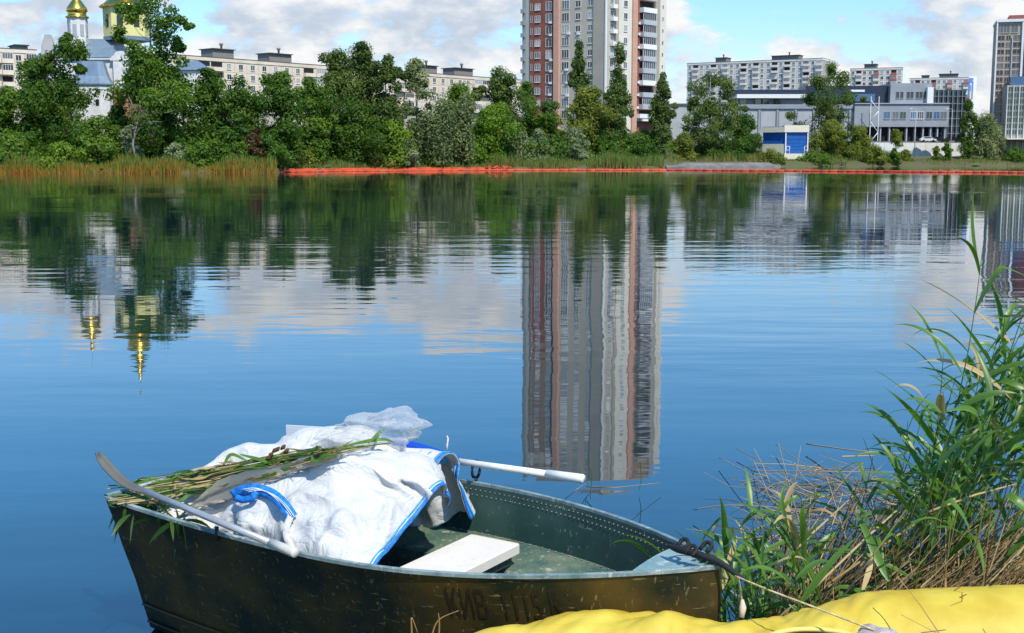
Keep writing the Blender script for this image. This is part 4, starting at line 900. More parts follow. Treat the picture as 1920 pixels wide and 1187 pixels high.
def boat():
    t = thing('rowing_boat', 'small dark green metal rowing boat moored in the reeds, heaped with white bags', 'rowing boat', W(1.4, 0, 0))
    G = []
    for a in STA: G.append([hull_pt(a, -1, k) for k in np.linspace(0, 1, 17)] + [hull_pt(a, 1, k) for k in np.linspace(1, 0, 17)[1:]])
    m = MB(); m.grid(G, flip=True); n = 33
    tr = [hull_pt(BL, -1, k) for k in np.linspace(0, 1, 17)] + [hull_pt(BL, 1, k) for k in np.linspace(1, 0, 17)[1:]]
    m.add(tr, [tuple(range(n))]); bw = [hull_pt(0, -1, k) for k in np.linspace(0, 1, 17)] + [hull_pt(0, 1, k) for k in np.linspace(1, 0, 17)[1:]]; m.add(bw, [tuple(range(n))[::-1]])
    hull = m.build('hull', 'hull_paint', t)
    # inner skin down to the floor
    IS = np.concatenate([np.linspace(.04, .3, 8), np.linspace(.36, BL - .025, 30)]); zf = .30
    def inner(a, side, f):
        zt = sheer(a) - .004; z = zt + (zf - zt) * f; w = np.interp(sheer(a) - z, [s[0] for s in SEC], [s[1] for s in SEC]); return W(a, side * max(beam(a) * w - .014, .001), z)
    m = MB()
    for sd_ in (-1, 1): m.grid([[inner(a, sd_, f) for f in np.linspace(0, 1, 9)] for a in IS], flip=sd_ < 0)
    m.grid([[inner(a, -1, 1), inner(a, 1, 1)] for a in IS]); e = IS[-1]
    m.add([inner(e, -1, f) for f in (0, .5, 1)] + [inner(e, 1, f) for f in (1, .5, 0)], [tuple(range(6))]); m.build('inner_skin', 'inner_paint', t)
    # gunwale rails and transom rail
    def rail(P, w, h, nm):
        P = np.array(P); T = np.gradient(P, axis=0); S = np.cross(T, [0, 0, 1]); S /= np.linalg.norm(S, axis=1)[:, None]; G = []
        for p, s in zip(P, S): G.append([p + s * x + np.array([0, 0, z]) for x, z in ((-w, -h), (-w, h * .7), (-w * .6, h), (w * .6, h), (w, h * .7), (w, -h), (-w, -h))])
        return MB().grid(G, smooth=False).build(nm, 'rail_paint', t)
    for sd_ in (-1, 1): rail([W(a, sd_ * (beam(a) - .004), sheer(a) + .004) for a in STA], .010, .008, 'gunwale_rail')
    rail([W(BL - .004, p, sheer(BL) + .008) for p in np.linspace(-beam(BL), beam(BL), 6)], .013, .011, 'transom_rail')
    # side ledges
    A = np.linspace(.42, BL - .06, 36)
    for sd_ in (-1, 1):
        G = []
        for a in A:
            zt = sheer(a) - .205; w = beam(a) * .88 - .016; lw = .27 * min(1, (a - .2) / .75)
            G.append([W(a, sd_ * w, zt), W(a, sd_ * (w - lw * .5), zt - .012), W(a, sd_ * (w - lw), zt - .03), W(a, sd_ * (w - lw - .012), zt - .045), W(a, sd_ * (w - lw - .012), zf - .02)])
        MB().grid(G, smooth=False, flip=sd_ < 0).build('side_ledge', 'ledge_paint', t)
    # rivets along rail and ledge
    m = MB()
    for a in np.arange(.25, BL, .028):
        for off, dz in ((.018, -.022), (.022, -.045)):
            c = W(a + (.014 if dz < -.03 else 0), beam(a) * np.interp(-dz, [s[0] for s in SEC], [s[1] for s in SEC]) - .016, sheer(a) + dz); m.lathe(c, [(.0036, -.003), (.0036, .0008), (.0016, .003)], 5)
    for a in np.arange(.5, BL - .1, .04): c = W(a, beam(a) * .88 - .03, sheer(a) - .203); m.lathe(c, [(.005, -.003), (.004, .003)], 5)
    m.build('rivets', 'rivet', t, kind='stuff')
    # frame plate on the far side with its bright bracket
    def wall(a, d, ins): return W(a, beam(a) * np.interp(d, [s[0] for s in SEC], [s[1] for s in SEC]) - ins, sheer(a) - d)
    m = MB(); m.grid([[wall(a, d, i) for d in np.linspace(.0, .2, 4)] for a, i in ((1.70, .018), (1.70, .024), (1.615, .024), (1.605, .06), (1.60, .018))], smooth=False); m.build('frame_plate', 'inner_paint', t)
    m = MB(); m.grid([[wall(a, d, .03) for d in (.045, .125)] for a in (1.585, 1.535)], smooth=False); m.grid([[wall(a, d, .024) for d in (.045, .125)] for a in (1.586, 1.534)], smooth=False); m.build('bracket', 'bare_metal', t)
    # foredeck plate
    m = MB(); A2 = np.linspace(.0, .30, 9); G = [[W(a, q * (beam(a) - .02), sheer(a) - .018 - .02 * a + .012 * (1 - q * q)) for q in np.linspace(-1, 1, 7)] for a in A2]
    m.grid(G); m.grid([[p for p in G[-1]], [p - np.array([0, 0, .05]) for p in G[-1]]]); m.build('foredeck', 'deck_paint', t)
    # thwart
    zb_ = .532
    def plank(a0, a1, p0, p1, z0, z1):
        m = MB(); q = [(a0, p0), (a1, p0), (a1, p1), (a0, p1)]; bv = .006
        V = [W(a, p, z) for z, sgn in ((z0, 0), (z1 - bv, 0)) for a, p in q] + [W(a + (bv if a == a0 else -bv), p + (bv if p == p0 else -bv), z1) for a, p in q]
        m.add(V, [(3, 2, 1, 0), (8, 9, 10, 11)] + [(i, (i + 1) % 4, 4 + (i + 1) % 4, 4 + i) for i in range(4)] + [(4 + i, 4 + (i + 1) % 4, 8 + (i + 1) % 4, 8 + i) for i in range(4)]); return m
    b = plank(1.055, 1.315, -.44, .275, zb_ - .045, zb_).build('thwart', 'bench_wood', t)
    plank(1.058, 1.312, .2755, .2785, zb_ - .044, zb_ - .002).build('end_grain', 'end_grain', b)
    for a in (1.10, 1.27): plank(a - .02, a + .02, -.4, .25, .44, zb_ - .0455).build('bearer', 'inner_paint', b)
    # spray rails low on the hull side
    for k0, nm in ((.60, 'spray_rail'), (.70, 'spray_rail')):
        P = [hull_pt(a, -1, k0) + np.append(-PP * .008, 0) for a in np.linspace(1.2, BL - .01, 20)]; MB().tube(P, .007, 5).build(nm, 'hull_paint', t)
    # registration lettering, mapped on to the near side
    cu = bpy.data.curves.new('registration_lettering', 'FONT'); cu.body = 'КИВ  1115 К'; cu.size = 1; cu.resolution_u = 3; cu.shear = -.12
    tmp = bpy.data.objects.new('tmp', cu); C.objects.link(tmp); dg = bpy.context.evaluated_depsgraph_get(); me = bpy.data.meshes.new_from_object(tmp.evaluated_get(dg)); bpy.data.objects.remove(tmp)
    bm = bmesh.new(); bm.from_mesh(me); bmesh.ops.triangulate(bm, faces=bm.faces); bmesh.ops.subdivide_edges(bm, edges=[e for e in bm.edges if e.calc_length() > .25], cuts=2); bm.to_mesh(me); bm.free()
    co = np.zeros(len(me.vertices) * 3); me.vertices.foreach_get('co', co); co = co.reshape(-1, 3); x = co[:, 0]; x = (x - x.min()) / (x.max() - x.min()); y = co[:, 1] / .72
    aa = np.linspace(.2, 2.4, 200); gx = to_px(np.array([W(a, -beam(a), sheer(a)) for a in aa]))[0][:, 0]; a_of = lambda q: float(np.interp(-q, -gx, aa))
    a0, a1 = a_of(828), a_of(1052); hh = .125
    V = []
    for xi, yi in zip(x, y):
        a = a0 + (a1 - a0) * xi; d = .055 + (1 - yi) * hh; w = np.interp(d, [s[0] for s in SEC], [s[1] for s in SEC]); rise = 1 - .42 * max(0, 1 - a / .75) ** 2
        V.append(W(a, -(beam(a) * w) - .0035, sheer(a) - d * rise) - abs_of(t))
    me.vertices.foreach_set('co', np.array(V).reshape(-1)); me.materials.clear(); me.materials.append(M['letter_brown']); me.update()
    o = link('registration_lettering', me, t, abs_of(t)); o.name = 'registration_lettering'
    # far oarlock
    q = W(1.525, beam(1.525) + .002, sheer(1.525)); m = MB(); m.tube([q + np.array([0, 0, -.03]), q + np.array([0, 0, .035])], .009, 6)
    m.tube([q + np.append(PP * .034 * math.cos(u), .035 + .034 + .042 * math.sin(u)) for u in np.linspace(R(-90), R(235), 14)], .008, 6); m.tube([q + np.append(PP * .034 * math.cos(u), .069 + .042 * math.sin(u)) for u in np.linspace(R(-55), R(-90), 4)], .008, 6); m.build('oarlock', 'black_rubber', t)
    q = W(1.98, -beam(1.98) - .002, sheer(1.98)); m = MB(); m.tube([q + np.array([0, 0, -.03]), q + np.array([0, 0, .03])], .009, 6); m.build('oarlock', 'black_rubber', t)
    return t
BOAT = boat()
def oars():
    # near oar, blade up at the stern
    h = W(1.42, -.765, .715); n = W(2.52, -.535, .742)
    t = thing('oar', 'grey metal oar lying along the near side of the boat, blade past the stern', 'oar', h); d = (n - h) / np.linalg.norm(n - h)
    MB().tube([h + d * .14, n], .0145, 12).build('shaft', 'oar_alu', t); MB().tube([h, h + d * .004, h + d * .16], [.0175, .0195, .019], 14).build('grip', 'oar_grip', t)
    tip = W(2.905, -.475, .80); G = []; sd_ = np.cross(d, [0, 0, 1]); sd_ /= np.linalg.norm(sd_)
    for s in np.linspace(0, 1, 12):
        c = n - d * .05 + (tip - n + d * .05) * s + np.array([0, 0, -.03 * math.sin(s * 3.1) + .015 * s * s]); w = np.interp(s, [0, .15, .5, .85, .96, 1], [.015, .02, .030, .034, .027, .010]); G.append([c + (sd_ * .55 + np.array([0, 0, .3])) * w * q + np.array([0, 0, .012 * q * q + .035 * s ** 3]) for q in (-1, -.5, 0, .5, 1)])
    o = MB().grid(G).build('blade', 'oar_blade', t); sm = o.modifiers.new('thick', 'SOLIDIFY'); sm.thickness = .006
    # far oar through the oarlock
    h = W(.945, .66, .752); n = W(1.645, .605, .757)
    t = thing('oar', 'pale oar with blue blade throat resting in the far oarlock', 'oar', h); d = (n - h) / np.linalg.norm(n - h)
    MB().tube([h + d * .17, n], .0165, 12).build('shaft', 'oar_white', t); MB().tube([h, h + d * .006, h + d * .19], [.0195, .022, .0205], 14).build('grip', 'oar_white', t)
    G = []; sd_ = np.array([0, 0, 1.])
    for s in np.linspace(0, 1, 12):
        c = n - d * .02 + d * .5 * s; w = np.interp(s, [0, .1, .3, .7, .95, 1], [.018, .03, .05, .075, .07, .04]); G.append([c + sd_ * w * q + np.append(PP * .02 * q * q, 0) for q in (-1, -.5, 0, .5, 1)])
    o = MB().grid(G).build('blade', 'blue_plastic', t); sm = o.modifiers.new('thick', 'SOLIDIFY'); sm.thickness = .012
    q = W(1.66, .615, .80); m = MB(); m.tube([at(839, 850, q[1]), at(838, 835, q[1]), at(840, 822, q[1]), at(838, 817, q[1])], [.006, .012, .010, .004], 6, squash=.5); m.build('tag', 'tag_pink', t)
oars()

# ------------------------------------------------------------------ bags: cloth settled over their contents
def settle(rect, n, m_, excess, cols, seed, steps=200, iters=22, z0=1.25, stiff=.5, floor=.31, walls=True, grow=0.):
    """position based cloth in boat coordinates (a, p, z): falls on the ellipsoids it covers and inside the boat's sides"""
    rng = np.random.default_rng(seed); a0, a1, p0, p1 = rect
    A, P_ = np.meshgrid(np.linspace(a0, a1, n), np.linspace(p0, p1, m_), indexing='ij'); X = np.stack([A, P_, np.full_like(A, z0)], 2)
    X[..., 2] += .05 * np.sin(A * 17 + 3 * np.sin(P_ * 9 + seed)) * np.cos(P_ * 13 + 2 * np.sin(A * 7)) + rng.normal(0, .004, A.shape); ca, cp = (a0 + a1) / 2, (p0 + p1) / 2; V = np.zeros_like(X)
    ra = (a1 - a0) / (n - 1) * excess; rp = (p1 - p0) / (m_ - 1) * excess; dg = math.hypot(ra, rp)
    def con(sl1, sl2, r, k):
        d = X[sl2] - X[sl1]; L = np.linalg.norm(d, axis=2, keepdims=True) + 1e-9; c = d * (.5 * k * (L - r) / L); X[sl1] += c; X[sl2] -= c
    S = slice; al = S(None); sets = []
    for par in (0, 1):
        e = (n - 1 - par) // 2 * 2 + par; sets.append(((S(par, n - 1, 2), al), (S(par + 1, n, 2), al), ra, 1.))
        sets.append(((al, S(par, m_ - 1, 2)), (al, S(par + 1, m_, 2)), rp, 1.))
    for par in (0, 1):
        for sg in (0, 1):
            i1 = S(par, n - 1, 2); i2 = S(par + 1, n, 2); j1 = S(0, m_ - 1); j2 = S(1, m_)
            sets.append(((i1, j1), (i2, j2), dg, .35) if sg == 0 else ((i1, j2), (i2, j1), dg, .35))
    for q in range(0, 3): sets.append(((S(0, n - 3), al), (S(3, n), al), ra * 3, stiff * .5)); sets.append(((al, S(0, m_ - 3)), (al, S(3, m_)), rp * 3, stiff * .5)); break
    dt = 1 / 60.; grow0 = grow
    for st in range(steps):
        fr = .3
        V *= .97; V[..., 2] -= 2.2 * dt; old = X.copy(); X += V * dt
        for it in range(iters):
            for s1, s2, r, k in sets:
                a_ = X[s1]; b_ = X[s2]; q0, q1 = min(a_.shape[0], b_.shape[0]), min(a_.shape[1], b_.shape[1])
                d = b_[:q0, :q1] - a_[:q0, :q1]; L = np.linalg.norm(d, axis=2, keepdims=True) + 1e-9
                kk = k if True else k; f = (L - r) / L
                if k == stiff * .5: f = np.minimum(f + .06, 0)
                c = d * (.5 * kk * f)
                if s1[0] in (S(0, n - 3),) or s1[1] in (S(0, m_ - 3),): c *= .5
                X[s1][:q0, :q1] += c; X[s2][:q0, :q1] -= c
        hit = np.zeros(X.shape[:2], bool)
        for c, r in cols:
            r = np.array(r) + grow; q = (X - np.array(c)) / r; L = np.linalg.norm(q, axis=2); k = L < 1
            X[k] = (np.array(c) + q / (L[..., None] + 1e-9) * r)[k]; hit |= k
        if walls:
            b = beam(np.clip(X[..., 0], 0, BL)) - .03; zg = sheer(np.clip(X[..., 0], 0, BL))
            w = b * np.interp(zg - X[..., 2], [0, .2, .4], [1, .89, .78]); inb = X[..., 2] < zg + .0
            k = inb & (X[..., 1] < -w); X[..., 1][k] = -w[k]; k2 = inb & (X[..., 1] > w); X[..., 1][k2] = w[k2]; hit |= k | k2
            k = (X[..., 0] > BL - .03) & (X[..., 2] < sheer(BL)); X[..., 0][k] = BL - .03
        k = X[..., 2] < floor; X[..., 2][k] = floor; hit |= k
        V = (X - old) / dt; V[hit] *= fr; sp = np.linalg.norm(V, axis=2, keepdims=True); V *= np.minimum(1, 3. / (sp + 1e-9))
    return X
def to_world(X): q = BOW + X[..., :1] * AX + X[..., 1:2] * PP; return np.concatenate([q, X[..., 2:]], 2)
def smooth_path(P, n):
    P = np.array(P, float); t = np.linspace(0, 1, len(P)); s = np.linspace(0, 1, n); out = np.stack([np.interp(s, t, P[:, i]) for i in range(P.shape[1])], 1)
    for _ in range(3): out[1:-1] = (out[:-2] + 2 * out[1:-1] + out[2:]) / 4
    return out
CLOTH = []
def crease(X, feats):
    """press folds into the settled cloth: each a line over it with a ridge (r) and a step (s) across it"""
    for P, amp, stp, wd in feats:
        e1 = np.gradient(X, axis=0); e2 = np.gradient(X, axis=1); nr = np.cross(e1, e2); nr /= np.linalg.norm(nr, axis=2)[..., None] + 1e-9; nr *= np.sign(nr[..., 2:] + 1e-6)
        q = to_px(X.reshape(-1, 3))[0]; P = smooth_path(P, 40) if len(P) > 2 else np.linspace(P[0], P[1], 40); A = P[:-1]; D = np.diff(P, axis=0)
        t = np.clip(((q[:, None] - A) * D).sum(2) / (D ** 2).sum(1), 0, 1); df = q[:, None] - (A + t[..., None] * D); ds = np.hypot(df[..., 0], df[..., 1]); i = ds.argmin(1); k = np.arange(len(q))
        sg = np.sign(D[i, 0] * df[k, i, 1] - D[i, 1] * df[k, i, 0]); u = sg * ds[k, i] / wd; end = np.clip(np.minimum(i + t[k, i], 39 - i - t[k, i]) / 9., 0, 1); far = np.exp(-np.maximum(np.hypot(*(q - P[0]).T) , 0) * 0)
        amp, stp = amp * 1.9, stp * 1.7; h = (amp * np.exp(-np.abs(u) ** 1.4) + stp * np.tanh(u * 1.5) * np.exp(-(np.abs(u) / 4.) ** 2)) * end
        X = X + nr * h.reshape(X.shape[:2])[..., None]
    return X
def refine(X):
    for ax_ in (0, 1):
        X = np.moveaxis(X, ax_, 0); n = len(X); P = np.concatenate([2 * X[:1] - X[1:2], X, 2 * X[-1:] - X[-2:-1]]); mid = (-P[:-3] + 9 * P[1:-2] + 9 * P[2:-1] - P[3:]) / 16
        Y = np.empty((2 * n - 1,) + X.shape[1:]); Y[::2] = X; Y[1::2] = mid; X = np.moveaxis(Y, 0, ax_)
    return X
def bag(label, rect, n, m_, excess, cols, seed, hem=None, mat='woven_white', name='bulk_bag', folds=(), **k):
    X = crease(refine(to_world(settle(rect, n, m_, excess, cols, seed, **k))), folds); f = X.reshape(-1, 3); t = thing(name, label, 'bag', (f[:, 0].mean(), f[:, 1].mean(), f[:, 2].min()))
    o = MB().grid(X).build('cloth', mat, t); s = o.modifiers.new('smooth', 'SUBSURF'); s.levels = s.render_levels = 1; s = o.modifiers.new('thick', 'SOLIDIFY'); s.thickness = .003
    CLOTH.append(f); return t, X
F1 = [((1.68, -.12, .42), (.38, .38, .40)), ((1.74, -.10, .76), (.16, .15, .17)), ((1.54, .10, .74), (.15, .17, .16)), ((2.0, -.25, .62), (.16, .16, .16)), ((1.46, -.14, .58), (.10, .18, .14)), ((1.18, -.1, .49), (.16, .6, .06)), ((1.48, -.40, .52), (.2, .12, .14))]
F2 = [((1.74, .22, .48), (.24, .24, .36)), ((1.60, .32, .74), (.11, .14, .14)), ((1.80, .20, .76), (.14, .13, .16)), ((1.54, .42, .6), (.08, .10, .14))]
F3 = [((2.20, .08, .48), (.36, .34, .40)), ((2.14, .14, .80), (.15, .15, .15)), ((2.38, .04, .74), (.13, .14, .14)), ((2.56, -.20, .62), (.09, .14, .13)), ((1.90, .2, .82), (.14, .14, .16))]
FO1 = [([(575, 868), (640, 858), (720, 888), (810, 930)], .022, .010, 14), ([(520, 955), (575, 925), (650, 945)], .016, .004, 12), ([(556, 985), (620, 972), (700, 978)], .014, .006, 13), ([(735, 925), (722, 980), (704, 1050)], .018, -.006, 11),
       ([(600, 1000), (660, 1020), (690, 1045)], -.010, .004, 12), ([(580, 1045), (610, 1005), (640, 960), (700, 930)], .010, .004, 10), ([(760, 1040), (772, 990), (800, 955)], .014, .006, 10), ([(640, 880), (690, 905), (745, 915)], -.012, 0, 12), ([(545, 1020), (538, 985), (560, 950)], .016, -.006, 10), ([(440, 960), (480, 985), (520, 990)], .012, .004, 11), ([(400, 985), (450, 1000), (500, 1025)], -.010, .004, 9), ([(660, 990), (700, 1005), (740, 995)], .010, 0, 9)]
FO2 = [([(700, 850), (760, 862), (800, 880)], .012, .004, 10), ([(730, 880), (770, 900), (785, 925)], .012, -.004, 9), ([(690, 838), (740, 845), (790, 848)], -.010, 0, 8)]
FO3 = [([(400, 860), (470, 838), (540, 835)], .014, .005, 10), ([(460, 825), (520, 822), (590, 838)], -.012, .004, 10), ([(340, 895), (400, 885), (470, 880)], .010, .004, 9), ([(520, 812), (545, 840), (600, 850)], .012, -.004, 9), ([(600, 812), (640, 830), (680, 832)], .010, 0, 9)]
T3, X3 = bag('white bulk bag heaped at the stern beneath the cut reeds', (1.70, 2.80, -.42, .56), 38, 34, 1.28, F3, 3, folds=FO3)
T2, X2 = bag('white bulk bag with blue hem under the clear plastic, beside the far oar', (1.44, 2.15, -.05, .60), 28, 26, 1.28, F2, 4, folds=FO2)
T1, X1 = bag('large white bulk bag with blue strap slumped in the middle of the boat', (1.30, 2.34, -.66, .27), 44, 42, 1.26, F1, 5, grow=.02, folds=FO1)
ALLC = np.concatenate(CLOTH); CPX, CZ = to_px(ALLC)
def drape(px, py, lift=.012, rad=14, fallback=.705):
    d = np.hypot(CPX[:, 0] - px, CPX[:, 1] - py); k = d < rad
    if not k.any(): return onz(px, py, fallback)
    i = np.where(k)[0][np.argmin(CZ[k])]; p = at(px, py, ALLC[i][1]); v = np.array([0, 0, CAM_H]) - p; return p + v / np.linalg.norm(v) * lift
def strap(par, name, P, w, mat, up=None, th=.003):
    P = smooth_path(P, 24); T = np.gradient(P, axis=0); v = np.array([0, 0, CAM_H]) - P; N_ = np.cross(T, v); N_ /= np.linalg.norm(N_, axis=1)[:, None]
    o = MB().ribbon(P, N_ * w / 2).build(name, mat, par); s = o.modifiers.new('thick', 'SOLIDIFY'); s.thickness = th; s.offset = 0; return o
# blue hems round the mouths of the two bags, doubled by a paler band
for t_, X in ((T2, X2), (T1, X1)):
    E_ = X[0]; D_ = X[2] - X[0]; D_ /= np.linalg.norm(D_, axis=1)[:, None] + 1e-9; nr = np.cross(D_, np.gradient(E_, axis=0)); nr /= np.linalg.norm(nr, axis=1)[:, None] + 1e-9; nr *= np.sign(nr[:, 2:] + 1e-6)
    for o0, w_, mt in ((.008, .008, 'strap_blue'), (.026, .003, 'strap_pale')):
        o = MB().ribbon(smooth_path(E_ + D_ * o0 + nr * .005, 70), smooth_path(D_ * w_, 70)).build('hem', mt, t_); s = o.modifiers.new('thick', 'SOLIDIFY'); s.thickness = .005; s.offset = 0
def settone(me, vals):
    a = me.attributes.new('tone', 'FLOAT', 'POINT'); a.data.foreach_set('value', np.asarray(vals, np.float32)); return me
def tone_const(o, v): settone(o.data, np.full(len(o.data.vertices), v)); return o
def cargo():
    rng = np.random.default_rng(12)
    # broad blue strap over the big bag, with its stitched tail
    strap(T1, 'strap', [drape(436, 930, .014), drape(452, 920, .014), drape(480, 916, .014), drape(510, 926, .014), drape(532, 946, .014), drape(548, 970, .014)], .05, 'strap_blue')
    strap(T1, 'strap', [drape(440, 932, .014), drape(455, 938, .02), drape(474, 934, .026), drape(480, 922, .03)], .03, 'strap_blue')
    strap(T1, 'strap_tail', [drape(545, 968, .017), drape(538, 985, .014), drape(536, 1005, .014), drape(548, 1030, .012)], .028, 'woven_white')
    for q in (-7, 0, 7): P = [drape(a + q * .8, b + q * .3, .020) for a, b in ((460, 920), (485, 916), (512, 927), (533, 947), (547, 968))]; MB().tube(smooth_path(P, 20), .0022, 4).build('stitching', 'frame_white', T1)
    # blue loop knotted at the far corner of the hemmed bag
    lp = thing('lifting_loop', 'short blue and white lifting loop knotted at the bag corner beside the far oar', 'strap', drape(812, 862))
    P = [at(800, 862, 5.5), at(808, 852, 5.52), at(820, 855, 5.55), at(836, 868, 5.6)]; strap(lp, 'loop', P, .03, 'strap_pale')
    P = [at(806, 856, 5.58), at(818, 862, 5.57), at(820, 874, 5.57), at(810, 880, 5.58)]; MB().tube(smooth_path(P, 12), .012, 7).build('knot', 'frame_white', lp)
    # grey plastic film between the bags
    P = smooth_path([drape(345, 958, .03), drape(385, 935, .04), drape(430, 912, .045), drape(500, 890, .045), drape(560, 872, .045), drape(640, 850, .03)], 40); G = []
    for i, p in enumerate(P):
        s = i / 39; w = np.interp(s, [0, .3, .6, 1], [.015, .055, .05, .018]); v = np.array([.2, -.3, .93])
        G.append([p + v * w * q + np.array([0, 0, .010 * math.sin(9 * s + 5 * q) + rng.normal(0, .0025)]) for q in np.linspace(-1, 1, 9)])
    o = MB().grid(G).build('plastic_film', 'grey_film'); tag(o, 'strip of grey translucent plastic film below the cut reeds', 'plastic film')
    # pale board stuck behind the bags
    a, b = at(536, 797, 6.02), at(606, 801, 5.92); m = MB(); u = np.array([0, .004, -.085]); n = np.array([.01, .05, 0]) * .15
    V = [a, b, b + u, a + u]; V = [v for v in V] + [v + n for v in V]; m.add(V, [(0, 1, 2, 3), (7, 6, 5, 4), (0, 4, 5, 1), (1, 5, 6, 2), (2, 6, 7, 3), (3, 7, 4, 0)]); tag(m.build('foam_board', 'frame_white'), 'pale flat board poking up behind the stern bag', 'board')
    # crumpled clear plastic bag on top
    c = at(704, 808, 5.58); bm = bmesh.new(); bmesh.ops.create_icosphere(bm, subdivisions=5, radius=1)
    dirs = rng.normal(0, 1, (16, 3)); dirs /= np.linalg.norm(dirs, axis=1)[:, None]; ph = rng.uniform(0, 6, 16); fq = rng.uniform(1.8, 6.5, 16); am = .17 / fq ** .75
    for v in bm.verts:
        p = np.array(v.co); d = sum(a_ * (1 - 2 * abs(math.sin(f_ * (p @ q) + h_ + 1.2 * math.sin(2.2 * (p @ dirs[(i_ + 5) % 16]))))) for i_, (q, h_, f_, a_) in enumerate(zip(dirs, ph, fq, am)))
        p = p * (1 + d); s = p[0]; hgt = np.interp(s, [-1.2, -.8, 0, .55, 1.1], [.35, .55, .85, 1.2, .8]); q = np.array([p[0] * .25, p[1] * .16, p[2] * .115 * hgt + (.015 * s)]); v.co = Vector(q)
    me = bpy.data.meshes.new('plastic_bag'); bm.to_mesh(me); bm.free(); me.materials.append(M['clear_film']); me.update()
    o = link('plastic_bag', me, None, c); tag(o, 'crumpled clear plastic bag lying on top of the white bags', 'plastic bag')
    m = MB(); P = smooth_path([at(602, 842, 5.5), at(640, 834, 5.52), at(690, 830, 5.55), at(716, 825, 5.56), at(742, 836, 5.55)], 14)
    # bundle of cut reeds across the bags
    t = thing('cut_reed_bundle', 'bundle of cut green and straw reeds laid across the bags from stern to plastic bag', 'reed bundle', drape(400, 900))
    def pth(c0, jit, sp, n=7, s0=0., s1=1.):
        base = [(205, 926), (290, 915), (370, 902), (450, 884), (520, 868), (590, 853), (660, 838), (730, 828)]; b = smooth_path(base, 40); out = []
        for s in np.linspace(s0, s1, n): i = min(39, int(s * 39)); th_ = np.interp(s, [0, .25, .6, .8, 1], [22, 20, 15, 7, 5]); x, y = b[i]; out.append(drape(x + rng.normal(0, jit), y + c0 * th_ + rng.normal(0, jit), sp))
        return smooth_path(out, 14)
    for k in range(70):
        s0 = rng.uniform(-.02, .55); s1 = min(1, s0 + rng.uniform(.25, .6)); dry = rng.random() < .5; P = pth(rng.uniform(-1, 1), 2.5, rng.uniform(.015, .06), s0=max(0, s0), s1=s1); r = rng.uniform(.002, .0045)
        o = MB().tube(P, np.linspace(r, r * .4, len(P)), 5).build('stalk', 'reed_dry' if dry else 'reed_leaf', t); tone_const(o, rng.uniform(.25, .95))
    for k in range(90):
        s0 = rng.uniform(0, .7); s1 = min(1, s0 + rng.uniform(.1, .25)); P = pth(rng.uniform(-1.2, 1.2), 5, rng.uniform(.015, .07), s0=s0, s1=s1); T = np.gradient(P, axis=0); N_ = np.cross(T, rng.normal(0, 1, 3)); N_ /= np.linalg.norm(N_, axis=1)[:, None] + 1e-9
        w = rng.uniform(.005, .011) * np.sin(np.linspace(.15, 3.1, len(P)))[:, None]; o = MB().ribbon(P, N_ * w).build('leaf', rng.choice(['reed_leaf', 'reed_leaf', 'reed_leaf', 'reed_dry']), t); tone_const(o, rng.uniform(.15, .95))
    for P in ([(690, 832), (712, 810), (726, 800)], [(640, 838), (690, 826), (722, 822), (745, 833)], [(415, 880), (432, 848), (470, 868)], [(450, 852), (490, 862), (510, 872)]):
        P = smooth_path([drape(a, b, .05) if i != 1 else drape(a, b, .08) for i, (a, b) in enumerate(P)], 14); T = np.gradient(P, axis=0); N_ = np.cross(T, [.3, -.9, .4]); N_ /= np.linalg.norm(N_, axis=1)[:, None]; o = MB().ribbon(P, N_ * .008 * np.sin(np.linspace(.3, 3.0, 14))[:, None]).build('leaf', 'reed_leaf', t); tone_const(o, .8)
    for k, (x, y) in enumerate(((508, 853), (520, 843), (531, 839), (515, 845), (503, 859), (537, 846))):
        c = drape(x, y, .06); o = MB().tube([c + np.array([-.012, 0, -.010]), c, c + np.array([.010, 0, .012])], [.004, .011, .004], 7).build('seed_head', 'reed_brown', t); tone_const(o, .0)
    # dark wet leaves spilling down in the stern corner
    for k in range(46):
        x = rng.uniform(235, 350); y = 930 + (x - 235) * .28 + rng.uniform(-14, 34); c = onz(x, y, rng.uniform(.60, .70)); d = rng.normal(0, 1, 3); d[2] = -abs(d[2]) * .6; d /= np.linalg.norm(d); P = np.array([c + d * s * .13 + np.array([0, 0, -.06 * s * s]) for s in np.linspace(0, 1, 6)]); N_ = np.cross(np.gradient(P, axis=0), rng.normal(0, 1, 3)); N_ /= np.linalg.norm(N_, axis=1)[:, None]
        o = MB().ribbon(P, N_ * .011 * np.sin(np.linspace(.3, 3.1, 6))[:, None]).build('leaf', 'reed_leaf', t); tone_const(o, rng.uniform(0, .5))
cargo()

